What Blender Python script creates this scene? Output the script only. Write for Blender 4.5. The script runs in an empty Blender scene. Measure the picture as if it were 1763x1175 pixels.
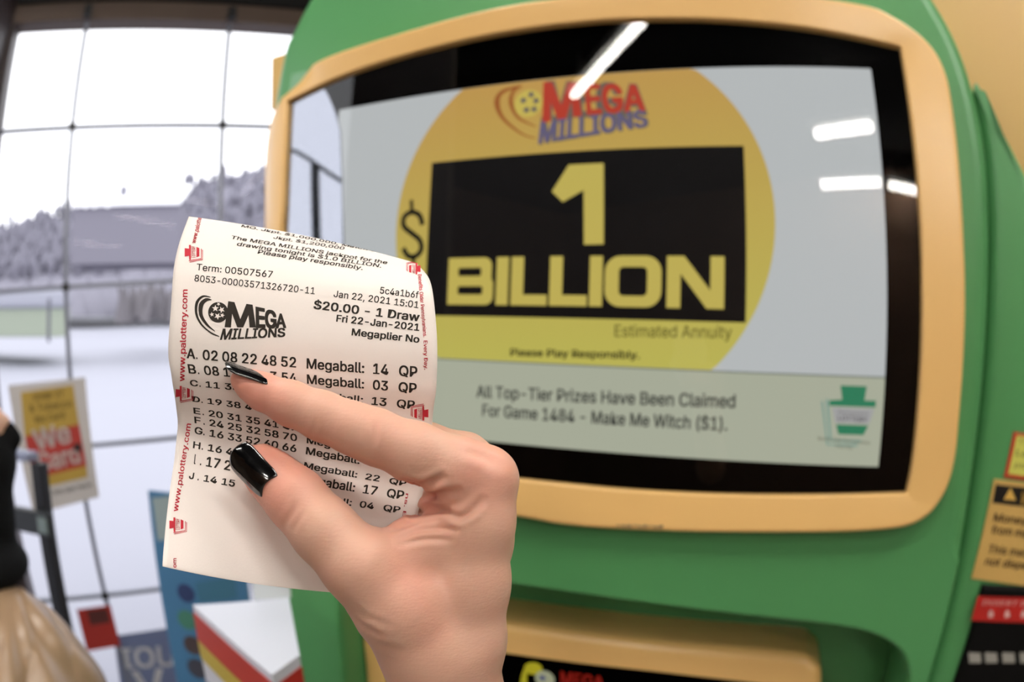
import bpy, bmesh, math, random
import numpy as np
from mathutils import Vector, Matrix
random.seed(7); rng = np.random.default_rng(7)
SC = bpy.context.scene; COL = SC.collection
EYE = 1.7                                   # camera height above the floor
FPX = 1140.0                                # focal length of the wide lens in pixels of the 1763 frame

# ------------------------------------------------------------------ camera, sky, exposure
cam = bpy.data.cameras.new('camera'); camo = bpy.data.objects.new('camera', cam); COL.objects.link(camo)
camo.location = (0, 0, EYE); camo.rotation_euler = (math.radians(90), 0, 0)
cam.sensor_width = 36.0; cam.sensor_fit = 'HORIZONTAL'; cam.lens = FPX / 1763 * 36.0
cam.clip_start = 0.01; cam.clip_end = 2000
cam.type = 'PANO'
for holder in (cam, getattr(cam, 'cycles', None)):
    try:
        holder.panorama_type = 'FISHEYE_EQUISOLID'; holder.fisheye_lens = FPX / 1763 * 36.0; holder.fisheye_fov = math.radians(180)
    except Exception:
        pass
cam.dof.use_dof = True; cam.dof.focus_distance = 0.211; cam.dof.aperture_fstop = 9.5
SC.camera = camo
SC.view_settings.view_transform = 'Standard'; SC.view_settings.look = 'None'
SC.view_settings.exposure = 0.0; SC.view_settings.gamma = 1.0; SC.view_settings.use_curve_mapping = False
wd = bpy.data.worlds.new('overcast_sky'); SC.world = wd; wd.use_nodes = True
bg = wd.node_tree.nodes['Background']; bg.inputs[0].default_value = (0.95, 0.96, 1.0, 1); bg.inputs[1].default_value = 2.4

# ------------------------------------------------------------------ frames of reference
def W(c):                                   # (right, up, forward) as seen from the eye -> world
    return Vector((c[0], c[2], c[1] + EYE))
def Wn(a):
    a = np.asarray(a, float); return np.stack([a[..., 0], a[..., 2], a[..., 1] + EYE], -1)
def nz(v): return v / np.linalg.norm(v)
def ray(p):
    p = np.asarray(p, float) - [881.5, 587.5]; r = np.hypot(p[..., 0], p[..., 1]) + 1e-9
    th = 2 * np.arcsin(r / 2 / FPX); s = np.sin(th) / r
    return np.stack([p[..., 0] * s, -p[..., 1] * s, np.cos(th)], -1)
def at(px, py, dist): return ray((px, py)) * dist
def project(P):
    d = P / np.linalg.norm(P, axis=-1, keepdims=True)
    r = 2 * FPX * np.sin(np.arccos(np.clip(d[..., 2], -1, 1)) / 2); q = np.hypot(d[..., 0], d[..., 1]) + 1e-12
    return np.stack([881.5 + d[..., 0] / q * r, 587.5 - d[..., 1] / q * r], -1)
class Frame:
    """A flat local frame: u to the right, v up, w out of the surface towards the viewer."""
    def __init__(s, O, h, v):
        s.O = np.array(O, float); s.h = nz(np.array(h, float)); v = np.array(v, float); s.v = nz(v - s.h * (v @ s.h))
        n = np.cross(s.h, s.v); s.n = n if n @ -s.O > 0 else -n
    def cam(s, u, v, w=0.0):
        u, v, w = np.broadcast_arrays(np.asarray(u, float), v, w)
        return s.O + u[..., None] * s.h + v[..., None] * s.v + w[..., None] * s.n
    def world(s, u, v, w=0.0): return Wn(s.cam(u, v, w))
    def hit(s, p, w=0.0):
        r = ray(p); t = (s.O @ s.n + w) / (r @ s.n); P = r * t[..., None] - s.O if r.ndim > 1 else r * t - s.O
        return np.stack([P @ s.h, P @ s.v], -1)
KI = Frame((0.06510706, 0.08864744, 0.67429592), (0.92542488, -0.03185514, -0.37758977), (0.034, 0.9994, -0.0011))
_hw = np.array((0.83562927, 0.06298399, 0.54567091)); _up = np.array((-0.05881762, 0.99795273, -0.02511645))
_nw = np.array((0.54613571, 0.01110702, -0.83762308))
WI = Frame(_nw * -3.0, _hw, _up)            # the window wall

# ------------------------------------------------------------------ materials
def lin(c):
    return tuple(((x / 255) / 12.92 if x / 255 <= 0.04045 else ((x / 255 + 0.055) / 1.055) ** 2.4) for x in c)
MATS = {}
def mat(name, rgb, rough=0.5, metal=0.0, spec=0.5, emit=None, es=1.0, bump=0.0, bscale=50.0, vary=0.0, coat=0.0, sss=0.0):
    if name in MATS: return MATS[name]
    m = bpy.data.materials.new(name); m.use_nodes = True; nt = m.node_tree; b = nt.nodes['Principled BSDF']
    col = lin(rgb) + (1,)
    b.inputs['Base Color'].default_value = col; b.inputs['Roughness'].default_value = rough
    b.inputs['Metallic'].default_value = metal; b.inputs['Specular IOR Level'].default_value = spec
    b.inputs['Coat Weight'].default_value = coat
    if sss:
        b.inputs['Subsurface Weight'].default_value = sss; b.inputs['Subsurface Radius'].default_value = (1.0, 0.4, 0.2); b.inputs['Subsurface Scale'].default_value = 0.003
    b.inputs['Coat Roughness'].default_value = .03 if rough < .2 else .22
    if emit is not None:
        b.inputs['Emission Color'].default_value = lin(emit) + (1,); b.inputs['Emission Strength'].default_value = es
    if bump or vary:
        tc = nt.nodes.new('ShaderNodeTexCoord'); n = nt.nodes.new('ShaderNodeTexNoise'); n.inputs['Scale'].default_value = bscale; n.inputs['Detail'].default_value = 4
        nt.links.new(tc.outputs['Object'], n.inputs['Vector'])
        if bump:
            bp = nt.nodes.new('ShaderNodeBump'); bp.inputs['Strength'].default_value = bump; bp.inputs['Distance'].default_value = 0.002
            nt.links.new(n.outputs[0], bp.inputs['Height']); nt.links.new(bp.outputs[0], b.inputs['Normal'])
        if vary:
            mx = nt.nodes.new('ShaderNodeMix'); mx.data_type = 'RGBA'
            mx.inputs[6].default_value = tuple(x * (1 - vary) for x in col[:3]) + (1,); mx.inputs[7].default_value = tuple(min(1, x * (1 + vary)) for x in col[:3]) + (1,)
            nt.links.new(n.outputs[0], mx.inputs[0]); nt.links.new(mx.outputs[2], b.inputs['Base Color'])
    MATS[name] = m; return m
def glow(name, rgb, s=1.0):                 # a lit display pixel colour
    return mat(name, (4, 4, 4), 0.6, emit=rgb, es=s, spec=0.1)
def vinyl(name, rgb):                       # thin film on glass that lets daylight through
    m = mat(name, rgb, .5); nt = m.node_tree; b = nt.nodes['Principled BSDF']; o = nt.nodes['Material Output']; t = nt.nodes.new('ShaderNodeBsdfTranslucent'); x = nt.nodes.new('ShaderNodeMixShader')
    t.inputs[0].default_value = lin(rgb) + (1,); x.inputs[0].default_value = 0.6; nt.links.new(b.outputs[0], x.inputs[1]); nt.links.new(t.outputs[0], x.inputs[2]); nt.links.new(x.outputs[0], o.inputs[0]); return m
def glass(name, tint=(255, 255, 255), ior=1.5, rough=0.0, gain=1.0):
    if name in MATS: return MATS[name]
    m = bpy.data.materials.new(name); m.use_nodes = True; nt = m.node_tree; nt.nodes.clear()
    o = nt.nodes.new('ShaderNodeOutputMaterial'); mx = nt.nodes.new('ShaderNodeMixShader'); t = nt.nodes.new('ShaderNodeBsdfTransparent')
    g = nt.nodes.new('ShaderNodeBsdfGlossy'); f = nt.nodes.new('ShaderNodeFresnel')
    ge = nt.nodes.new('ShaderNodeNewGeometry'); mr = nt.nodes.new('ShaderNodeMapRange'); mr.inputs[3].default_value = ior; mr.inputs[4].default_value = 1 / ior      # a thin pane reflects alike from both sides
    nt.links.new(ge.outputs['Backfacing'], mr.inputs[0]); nt.links.new(mr.outputs[0], f.inputs[0])
    g.inputs['Roughness'].default_value = rough; t.inputs[0].default_value = lin(tint) + (1,)
    nt.links.new(f.outputs[0], mx.inputs[0]); nt.links.new(t.outputs[0], mx.inputs[1]); nt.links.new(g.outputs[0], mx.inputs[2]); nt.links.new(mx.outputs[0], o.inputs[0])
    MATS[name] = m; return m

# ------------------------------------------------------------------ objects
def thing(name, label, cat, loc=(0, 0, 0), group=None):
    o = bpy.data.objects.new(name, None); COL.objects.link(o); o.location = loc; o.empty_display_size = 0.05
    o['label'] = label; o['category'] = cat
    if group: o['group'] = group
    bpy.context.view_layer.update(); return o
def tag(o, label, cat, group=None):
    o['label'] = label; o['category'] = cat
    if group: o['group'] = group
    return o
def link(name, me, m=None, parent=None, smooth=False, label=None, kind=None):
    if m is not None: me.materials.append(m)
    o = bpy.data.objects.new(name, me); COL.objects.link(o)
    if smooth: me.polygons.foreach_set('use_smooth', [True] * len(me.polygons))
    if parent is not None:
        o.parent = parent
        off = parent.location if parent.type == 'EMPTY' else Vector((0, 0, 0))      # meshes carry world coordinates
        o.matrix_parent_inverse = Matrix.Translation(-off)
    if label: o['label'] = label
    if kind: o['kind'] = kind
    return o
def mesh(V, F, name='m'):
    me = bpy.data.meshes.new(name); me.from_pydata([tuple(map(float, v)) for v in V], [], [tuple(map(int, f)) for f in F]); me.validate(); me.update(); return me
def obj(name, V, F, m=None, parent=None, **k): return link(name, mesh(V, F, name), m, parent, **k)
def fixn(o):
    bm = bmesh.new(); bm.from_mesh(o.data); bmesh.ops.recalc_face_normals(bm, faces=bm.faces); bm.to_mesh(o.data); bm.free(); return o
def bev(o, w=0.005, seg=3, ang=40):
    b = o.modifiers.new('bevel', 'BEVEL'); b.width = w; b.segments = seg; b.limit_method = 'ANGLE'; b.angle_limit = math.radians(ang); return o
class MB:
    def __init__(s): s.V = []; s.F = []
    def add(s, V, F):
        k = len(s.V); s.V += [tuple(map(float, v)) for v in V]; s.F += [tuple(int(i) + k for i in f) for f in F]; return s
    def box(s, f, u0, u1, v0, v1, w0, w1):  # box in a Frame (or None: world axes)
        c = [(u, v, w) for w in (w0, w1) for v in (v0, v1) for u in (u0, u1)]
        V = [f.world(*q) for q in c] if f else c
        return s.add(V, [(0, 2, 3, 1), (4, 5, 7, 6), (0, 1, 5, 4), (2, 6, 7, 3), (0, 4, 6, 2), (1, 3, 7, 5)])
    def tube(s, P, R, n=14, cap=True):
        P = [Vector(p) for p in P]; R = R if isinstance(R, (list, tuple)) else [R] * len(P); V = []; F = []; ref = None
        for i, p in enumerate(P):
            t = (P[min(i + 1, len(P) - 1)] - P[max(i - 1, 0)]).normalized()
            a = ref if ref is not None else (Vector((0, 0, 1)) if abs(t.z) < 0.9 else Vector((1, 0, 0)))
            x = (a - t * a.dot(t)).normalized(); y = t.cross(x); ref = x
            V += [p + (x * math.cos(q) + y * math.sin(q)) * R[i] for q in (2 * math.pi * j / n for j in range(n))]
        for i in range(len(P) - 1):
            F += [(i * n + j, i * n + (j + 1) % n, (i + 1) * n + (j + 1) % n, (i + 1) * n + j) for j in range(n)]
        if cap: F += [tuple(reversed(range(n))), tuple(range((len(P) - 1) * n, len(P) * n))]
        return s.add(V, F)
    def build(s, name, m, parent=None, **k):
        return fixn(obj(name, s.V, s.F, m, parent, **k))
def catmull(P, n=8, closed=False):
    P = np.array(P, float); N = len(P); out = []
    for i in range(N if closed else N - 1):
        if closed: a, b, c, d = P[(i - 1) % N], P[i], P[(i + 1) % N], P[(i + 2) % N]
        else: a, b, c, d = P[max(i - 1, 0)], P[i], P[i + 1], P[min(i + 2, N - 1)]
        for t in np.arange(n) / n:
            out.append(0.5 * (2 * b + (c - a) * t + (2 * a - 5 * b + 4 * c - d) * t * t + (3 * b - a - 3 * c + d) * t ** 3))
    if not closed: out.append(P[-1])
    return np.array(out)
def slab(name, f, outline, w0, w1, m, parent, inset=0.0, steps=4, thin=None, **k):
    """A plate of the outline (u,v) with a rounded front edge: front face at w1, back at w0."""
    P = np.array(outline, float); area = 0.5 * np.sum(P[:, 0] * np.roll(P[:, 1], -1) - np.roll(P[:, 0], -1) * P[:, 1])
    if area < 0: P = P[::-1]
    t = np.roll(P, -1, 0) - np.roll(P, 1, 0); t /= np.linalg.norm(t, axis=1)[:, None] + 1e-12; nrm = np.c_[-t[:, 1], t[:, 0]]
    loops = [(0.0, w0)]
    if inset: loops += [(inset * (1 - math.cos(a)), w1 - inset * (1 - math.sin(a))) for a in np.linspace(0, math.pi / 2, steps + 1)]
    else: loops += [(0.0, w1)]
    V = []; F = []; n = len(P)
    k_ = np.where(P[:, 1] < thin[0], thin[1], 1.0) if thin else 1.0       # a tighter edge on slender limbs
    for ins, w in loops: V += list(f.world(P[:, 0] + nrm[:, 0] * ins * k_, P[:, 1] + nrm[:, 1] * ins * k_, w))
    for i in range(len(loops) - 1): F += [(i * n + j, i * n + (j + 1) % n, (i + 1) * n + (j + 1) % n, (i + 1) * n + j) for j in range(n)]
    F += [tuple(range((len(loops) - 1) * n, len(loops) * n)), tuple(reversed(range(n)))]
    return fixn(obj(name, V, F, m, parent, **k))

# ------------------------------------------------------------------ lettering
_TX = {}
try:                                        # the plain sans that ships with Blender, else its built-in letters
    import os
    SANS = bpy.data.fonts.load(os.path.join(bpy.utils.resource_path('LOCAL'), 'datafiles', 'fonts', 'Inter.woff2'))
except Exception:
    SANS = None
def glyphs(s, bold=0.0):
    """Outline of a line of text as triangles: x 0..1 over its ink, y 0 at the baseline and 1 at cap height; also width/cap ratio."""
    key = (s, bold)
    if key in _TX: return _TX[key]
    def raw(t):
        c = bpy.data.curves.new('t', 'FONT'); c.body = t; c.size = 1; c.resolution_u = 3
        if SANS: c.font = SANS
        o = bpy.data.objects.new('t', c); COL.objects.link(o); dg = bpy.context.evaluated_depsgraph_get(); dg.update()
        me = bpy.data.meshes.new_from_object(o.evaluated_get(dg)); bpy.data.objects.remove(o); bpy.data.curves.remove(c)
        V = np.array([v.co[:2] for v in me.vertices]); F = [tuple(p.vertices) for p in me.polygons]; bpy.data.meshes.remove(me); return V, F
    if '_cap' not in _TX:
        v, _ = raw('H'); _TX['_cap'] = v[:, 1].max()
    V, F = raw(s); cap = _TX['_cap']; V = V / cap; x0, x1 = V[:, 0].min(), V[:, 0].max(); wr = x1 - x0
    if bold:                                 # heavier type: the outline struck again slightly shifted
        n = len(V); sh = [(-bold, -bold * .6), (bold, bold * .6), (-bold, bold * .6), (bold, -bold * .6), (0, 0)]
        V = np.concatenate([V + q for q in sh]); F = [tuple(i + n * k for i in f) for k in range(5) for f in F]; x0, x1 = V[:, 0].min(), V[:, 0].max(); wr = x1 - x0
    V[:, 0] = (V[:, 0] - x0) / wr; _TX[key] = (V, F, wr); return _TX[key]
def quad_text(s, TL, TR, BR, BL, bold=0.0):
    V, F, _ = glyphs(s, bold); TL, TR, BR, BL = (np.array(q, float) for q in (TL, TR, BR, BL)); x, y = V[:, :1], V[:, 1:]
    return (BL * (1 - x) + BR * x) * (1 - y) + (TL * (1 - x) + TR * x) * y, F
def line_text(s, a, b, cap, bold=0.0, shear=0.0):
    """Text along a baseline a->b in a y-down picture or plan; cap is the capital height on the y-up side (negative flips)."""
    a, b = np.array(a, float), np.array(b, float); d = b - a; t = d / np.linalg.norm(d); up = np.array((t[1], -t[0])) * cap
    V, F, _ = glyphs(s, bold); return a + V[:, :1] * d + V[:, 1:] * (up + t * shear * cap), F
def line_up(s, a, b, cap, bold=0.0, shear=0.0):      # same, y-up frames
    a, b = np.array(a, float), np.array(b, float); d = b - a; t = d / np.linalg.norm(d); up = np.array((-t[1], t[0])) * cap
    V, F, _ = glyphs(s, bold); return a + V[:, :1] * d + V[:, 1:] * (up + t * shear * cap), F
def disc(c, rx, ry=None, n=40, rot=0.0):
    ry = ry or rx; a = np.linspace(0, 2 * math.pi, n, endpoint=False); x, y = rx * np.cos(a), ry * np.sin(a)
    return np.c_[c[0] + x * math.cos(rot) - y * math.sin(rot), c[1] + x * math.sin(rot) + y * math.cos(rot)], [tuple(range(n))]
def star(c, r, n=5, rot=0.0, inner=0.42):
    a = np.arange(2 * n) * math.pi / n + rot; q = np.where(np.arange(2 * n) % 2 == 0, r, r * inner); return np.c_[c[0] + q * np.cos(a), c[1] + q * np.sin(a)], [tuple(range(2 * n))]
def stroke(P, w, n=6):
    """A ribbon along points with width (or list of widths)."""
    C = catmull(P, n); ws = np.interp(np.linspace(0, 1, len(C)), np.linspace(0, 1, len(np.atleast_1d(w))), np.atleast_1d(w)) if np.ndim(w) else np.full(len(C), w)
    t = np.gradient(C, axis=0); t /= np.linalg.norm(t, axis=1)[:, None]; nn = np.c_[-t[:, 1], t[:, 0]] * ws[:, None] / 2
    V = np.r_[C + nn, C - nn]; k = len(C); return V, [(i, i + 1, k + i + 1, k + i) for i in range(k - 1)]
def poly(*P): return np.array(P, float), [tuple(range(len(P)))]
def rect(u0, v0, u1, v1): return poly((u0, v0), (u1, v0), (u1, v1), (u0, v1))
def merge(*parts):
    V = []; F = []; k = 0
    for v, f in parts: V.append(np.asarray(v)); F += [tuple(i + k for i in q) for q in f]; k += len(v)
    return np.concatenate(V), F
def flat(name, f, part, w, m, parent, **k):   # a printed or lit shape lying in a frame
    V, F = part; o = obj(name, f.world(V[:, 0], V[:, 1], w), F, m, parent, **k)
    n = W(f.n) - W((0, 0, 0)); me = o.data
    if me.polygons and sum(p.normal.dot(n) * p.area for p in me.polygons) < 0: me.flip_normals()
    return o

# ------------------------------------------------------------------ smooth solid bodies (distance fields turned into one skin)
def body(prims, h, carve=()):
    """prims: ('c', p0, p1, r0, r1, k) round cones or ('e', centre, R3x3rows, radii, k) ellipsoids, blended with radius k."""
    lo = np.min([np.minimum(p[1], p[2]) - max(p[3], p[4]) if p[0] == 'c' else np.array(p[1]) - max(p[3]) for p in prims], 0) - 4 * h
    hi = np.max([np.maximum(p[1], p[2]) + max(p[3], p[4]) if p[0] == 'c' else np.array(p[1]) + max(p[3]) for p in prims], 0) + 4 * h
    N = np.ceil((hi - lo) / h).astype(int) + 1; G = np.full(N, 1.0, np.float32); ax = [lo[i] + np.arange(N[i]) * h for i in range(3)]
    for p in prims:
        k = p[-1]
        if p[0] == 'c': a, b, ra, rb = np.array(p[1], float), np.array(p[2], float), p[3], p[4]; l0, h0 = np.minimum(a, b) - max(ra, rb), np.maximum(a, b) + max(ra, rb)
        else: c, R, rad = np.array(p[1], float), np.array(p[2], float), np.array(p[3], float); l0, h0 = c - rad.max(), c + rad.max()
        m = k + 5 * h; i0 = np.maximum(((l0 - m - lo) / h).astype(int), 0); i1 = np.minimum(((h0 + m - lo) / h).astype(int) + 2, N)
        X, Y, Z = np.meshgrid(*[ax[i][i0[i]:i1[i]] for i in range(3)], indexing='ij'); Q = np.stack([X, Y, Z], -1)
        if p[0] == 'c':
            d = b - a; t = np.clip(((Q - a) @ d) / (d @ d + 1e-15), 0, 1); D = np.linalg.norm(Q - a - t[..., None] * d, axis=-1) - (ra + (rb - ra) * t)
        else:
            L = (Q - c) @ R.T / rad; q = np.linalg.norm(L, axis=-1) + 1e-9; D = (q - 1) * q / (np.linalg.norm(L / rad, axis=-1) + 1e-9)
        sl = tuple(slice(i0[i], i1[i]) for i in range(3)); g = G[sl]
        e = np.clip(k - np.abs(g - D), 0, None) / max(k, 1e-9); G[sl] = np.minimum(g, D) - e * e * k / 4
    ins = G < 0; cs = np.zeros(N - 1, int); P = np.zeros(tuple(N - 1) + (3,)); cnt = np.zeros(N - 1)
    sub = lambda A, o: A[o[0]:N[0] - 1 + o[0], o[1]:N[1] - 1 + o[1], o[2]:N[2] - 1 + o[2]]
    for axis in range(3):
        o1, o2 = [i for i in range(3) if i != axis]
        for da in (0, 1):
            for db in (0, 1):
                o = [0, 0, 0]; o[o1] = da; o[o2] = db; q = list(o); q[axis] = 1
                A, B = sub(G, o), sub(G, q); x = (A < 0) != (B < 0); t = np.where(x, A / np.where(x, A - B, 1), 0)
                pt = np.zeros(P.shape); pt[..., o1] = da; pt[..., o2] = db; pt[..., axis] = t; P += pt * x[..., None]; cnt += x
    on = cnt > 0; ids = np.full(N - 1, -1); ids[on] = np.arange(on.sum()); ijk = np.argwhere(on)
    V = lo + (ijk + P[on] / cnt[on][:, None]) * h; F = []
    for axis in range(3):
        o1, o2 = [(1, 2), (2, 0), (0, 1)][axis]; q = [0, 0, 0]; q[axis] = 1
        sl0 = [slice(1, -1)] * 3; sl0[axis] = slice(0, -1); sl1 = [slice(1, -1)] * 3; sl1[axis] = slice(1, None)
        A, B = ins[tuple(sl0)], ins[tuple(sl1)]; x = np.argwhere(A != B); off = np.ones(3, int); off[axis] = 0; c = x + off; s = A[tuple(x.T)]
        def cid(d1, d2): z = c.copy(); z[:, o1] -= d1; z[:, o2] -= d2; return ids[tuple(z.T)]
        f = np.stack([cid(1, 1), cid(0, 1), cid(0, 0), cid(1, 0)], 1); F.append(np.where(s[:, None], f, f[:, ::-1]))
    F = np.concatenate(F); F = F[(F >= 0).all(1)]
    for _ in range(3):                                  # light smoothing
        S = np.zeros_like(V); n = np.zeros(len(V))
        for a, b in ((0, 1), (1, 2), (2, 3), (3, 0)):
            np.add.at(S, F[:, a], V[F[:, b]]); np.add.at(n, F[:, a], 1); np.add.at(S, F[:, b], V[F[:, a]]); np.add.at(n, F[:, b], 1)
        V = V * 0.5 + 0.5 * S / n[:, None]
    return V, F
def vnormals(V, F):
    n = np.cross(V[F[:, 2]] - V[F[:, 0]], V[F[:, 3]] - V[F[:, 1]]); N = np.zeros_like(V)
    for i in range(4): np.add.at(N, F[:, i], n)
    return N / (np.linalg.norm(N, axis=1)[:, None] + 1e-12)
def cap(a, b, ra, rb, k): return ('c', np.array(a, float), np.array(b, float), ra, rb, k)
def chain(P, R, k): return [cap(P[i], P[i + 1], R[i], R[i + 1], k) for i in range(len(P) - 1)]
I3 = np.eye(3)
# ------------------------------------------------------------------ the setting
M_floor = mat('floor_tile', (150, 145, 138), 0.35, vary=0.08, bscale=6)
M_wall = mat('painted_wall', (120, 105, 92), 0.7, vary=0.05, bscale=8)
M_dark = mat('dark_ceiling', (12, 11, 12), 0.8, vary=0.1, bscale=5)
M_head = mat('brown_header', (92, 76, 66), 0.6, vary=0.12, bscale=9)
M_jamb = mat('dark_jamb', (52, 40, 40), 0.5, vary=0.1)
M_mull = mat('mullion', (128, 132, 146), 0.4, metal=0.2)
M_pane = glass('window_glass', ior=1.06)
room = [(-2.24, 2.12), (2.6, 5.28), (2.6, -5.4), (-5.0, -5.4), (-5.0, -3.47), (-1.005, -0.045)]
def plate(name, z0, z1, m):
    n = len(room); V = [(x, y, z) for z in (z0, z1) for x, y in room]
    F = [tuple(range(n)), tuple(range(n, 2 * n))] + [(i, (i + 1) % n, n + (i + 1) % n, n + i) for i in range(n)]
    o = fixn(obj(name, V, F, m)); o['kind'] = 'structure'; return o
plate('floor', -0.1, 0.0, M_floor); CEIL = EYE + 1.85
plate('ceiling', CEIL, CEIL + 0.1, M_dark)
def wall(name, a, b, t, m, z0=0.0, z1=EYE + 1.85):
    a, b = Vector(a), Vector(b); d = (b - a).normalized(); n = Vector((d.y, -d.x)) * t
    q = [a, b, b + n, a + n]; V = [(p.x, p.y, z) for z in (z0, z1) for p in q]
    o = fixn(obj(name, V, [(0, 1, 2, 3), (4, 5, 6, 7), (0, 1, 5, 4), (1, 2, 6, 5), (2, 3, 7, 6), (3, 0, 4, 7)], m)); o['kind'] = 'structure'; return o
M_back = mat('back_wall', (150, 118, 96), 0.75, vary=0.2, bscale=2.5)
wall('wall_right', (2.6, 5.28), (2.6, -5.4), -0.12, M_wall); wall('wall_back', (2.6, -5.4), (-5.0, -5.4), -0.12, M_back)
wall('wall_left', (-5.0, -5.4), (-5.0, -3.47), -0.12, M_back); wall('wall_entry', (-5.0, -3.47), (-1.005, -0.045), -0.12, M_wall)
# window wall: header, jambs, mullion grid with node plates, one sheet of glass
def struct(o): o['kind'] = 'structure'; return o
hd = MB(); hd.box(WI, -0.80, 5.0, 1.555, 1.655, -0.10, 0.03)
struct(bev(hd.build('trim_1', M_head), 0.006))
up_ = MB(); up_.box(WI, -0.80, 5.0, 1.655, 1.95, -0.10, 0.05); struct(up_.build('wall_front', M_dark))
jb = MB(); jb.box(WI, -0.80, -0.695, -1.8, 1.555, -0.10, 0.05); struct(bev(jb.build('trim_2', M_jamb), 0.006))
sl = MB(); sl.box(WI, -0.695, 5.0, -1.78, -1.66, -0.10, 0.06); struct(sl.build('trim_3', M_jamb))
win = bpy.data.objects.new('window_1', None); COL.objects.link(win); win['kind'] = 'structure'; win.location = W(WI.cam(0, -EYE, 0))
bpy.context.view_layer.update()
fr = MB()
for u in (-0.317, 0.424, 1.165, 1.906, 2.647, 3.388): fr.box(WI, u - 0.010, u + 0.010, -1.66, 1.555, -0.02, 0.012)
for v in (1.01, 0.285, -0.405, -1.098): fr.box(WI, -0.695, 5.0, v - 0.0095, v + 0.0095, -0.018, 0.010)
fr.build('frame', M_mull, win)
nd = MB()
M_node = mat('dark_bracket', (26, 27, 30), 0.5)
for u in (-0.317, 0.424, 1.165):
    for v in (1.01, 0.285, -0.405, -1.098): nd.box(WI, u - 0.016, u + 0.016, v - 0.016, v + 0.016, 0.0, 0.02)
    nd.box(WI, u - 0.019, u + 0.019, 1.56, 1.62, 0.02, 0.07)
nd.build('bracket', M_node, win)
gp = MB(); gp.box(WI, -0.695, 5.0, -1.66, 1.555, -0.008, -0.004); gp.build('glass', M_pane, win)
# glazed entrance door at the left, seen mirrored in the screen
LE = Frame(np.array((-2.37, 0.0, 2.05)), (0.546, 0.0, -0.838), (0, 1, 0))
dr = bpy.data.objects.new('door_1', None); COL.objects.link(dr); dr['kind'] = 'structure'; dr.location = W(LE.cam(1.2, -EYE, 0)); bpy.context.view_layer.update()
df = MB()
for a, b in ((0.0, 0.06), (1.10, 1.17), (1.72, 1.80), (2.20, 2.50)): df.box(LE, a, b, -EYE, 1.85, -0.04, 0.04)
df.box(LE, 0, 2.5, 0.95, 1.85, -0.05, 0.05); df.box(LE, 0, 2.5, -EYE, -1.55, -0.04, 0.04)
df.build('frame', M_jamb, dr)
dg_ = MB(); dg_.box(LE, 0.06, 2.2, -1.55, 0.95, -0.004, 0.004); dg_.build('glass', M_pane, dr)
def door_seen(px, py, w=0.05):               # point of the door plane that the screen's edge mirrors at (px, py)
    r = ray((px, py)); P = r * ((KI.O @ KI.n) / (r @ KI.n)); q = r - 2 * (r @ KI.n) * KI.n; t = ((LE.O + LE.n * w - P) @ LE.n) / (q @ LE.n); return W(P + q * t)
dh = MB(); dh.tube([door_seen(*p) for p in ((496, 258), (512, 262), (530, 272), (550, 286), (570, 300), (592, 314))], 0.006); dh.build('handle', M_node, dr)
dp = MB(); dp.tube([door_seen(545, 284), door_seen(548, 420), door_seen(552, 700)], 0.013); dp.build('upright_bar', M_node, dr)

# ------------------------------------------------------------------ outdoors: snow, wooded hill, buildings
M_snow = mat('snow', (156, 157, 168), 0.8, vary=0.03, bscale=0.4)
M_hill = mat('wooded_hill', (124, 122, 134), 0.9, vary=0.18, bscale=0.12)
gx = np.linspace(-120, 60, 61); gy = np.linspace(-30, 110, 57); V = []; F = []
for j, y in enumerate(gy):
    for i, x in enumerate(gx):
        d = max(0.0, math.hypot(x, y) - 7); V.append((x, y, -0.14 + (0.055 * d + 0.15 * math.sin(x * 0.3 + y * 0.21) * min(1, d / 10) if y > -5 or x < -8 else 0.0)))
for j in range(len(gy) - 1):
    for i in range(len(gx) - 1): k = j * len(gx) + i; F.append((k, k + 1, k + len(gx) + 1, k + len(gx)))
struct(obj('snow_ground', V, F, M_snow, smooth=True))
ridge = [(-300, 430), (-100, 405), (0, 388), (60, 378), (125, 366), (190, 352), (300, 322), (380, 306), (450, 288), (520, 275), (640, 262), (800, 262), (1000, 270)]
rx, ry = np.array(ridge, float).T; V = []; F = []; nH = 120; nR = 9
for i in range(nH):
    px = -300 + 1300 * i / (nH - 1); top = np.interp(px, rx, ry) + rng.normal() * 1.2
    for j in range(nR):
        t = j / (nR - 1); d = 62 + 60 * t; py = 545 + (top - 545) * t ** 0.9
        P = at(px, py, 1.0); P = P / math.hypot(P[0], P[2]) * d; V.append(W(P) + Vector((rng.normal() * 0.5, rng.normal() * 0.5, rng.normal() * 0.35 * t)))
for i in range(nH - 1):
    for j in range(nR - 1): k = i * nR + j; F.append((k, k + nR, k + nR + 1, k + 1))
struct(obj('hill', V, F, M_hill))
tr = MB()
for _ in range(700):                         # bare winter trees covering the ridge, past counting
    px = rng.uniform(-60, 520); t = rng.uniform(0.35, 1.0); py = 545 + (np.interp(px, rx, ry) - 545) * t ** 0.9
    P = at(px, py, 1.0); P = P / math.hypot(P[0], P[2]) * (62 + 60 * t - 1); b = W(P); hh = rng.uniform(1.2, 2.8)
    tr.tube([b - Vector((0, 0, 1)), b + Vector((0, 0, hh * 0.55)), b + Vector((0, 0, hh))], [0.25, 0.55, 0.08], n=5)
to = tr.build('bare_trees', mat('bare_wood', (122, 120, 132), 0.9, vary=0.2, bscale=0.5)); to['kind'] = 'stuff'; tag(to, 'grey leafless trees covering the hillside beyond the window', 'trees')
def can_h(px, py, d): P = at(px, py, 1.0); return W(P / math.hypot(P[0], P[2]) * d)
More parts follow.
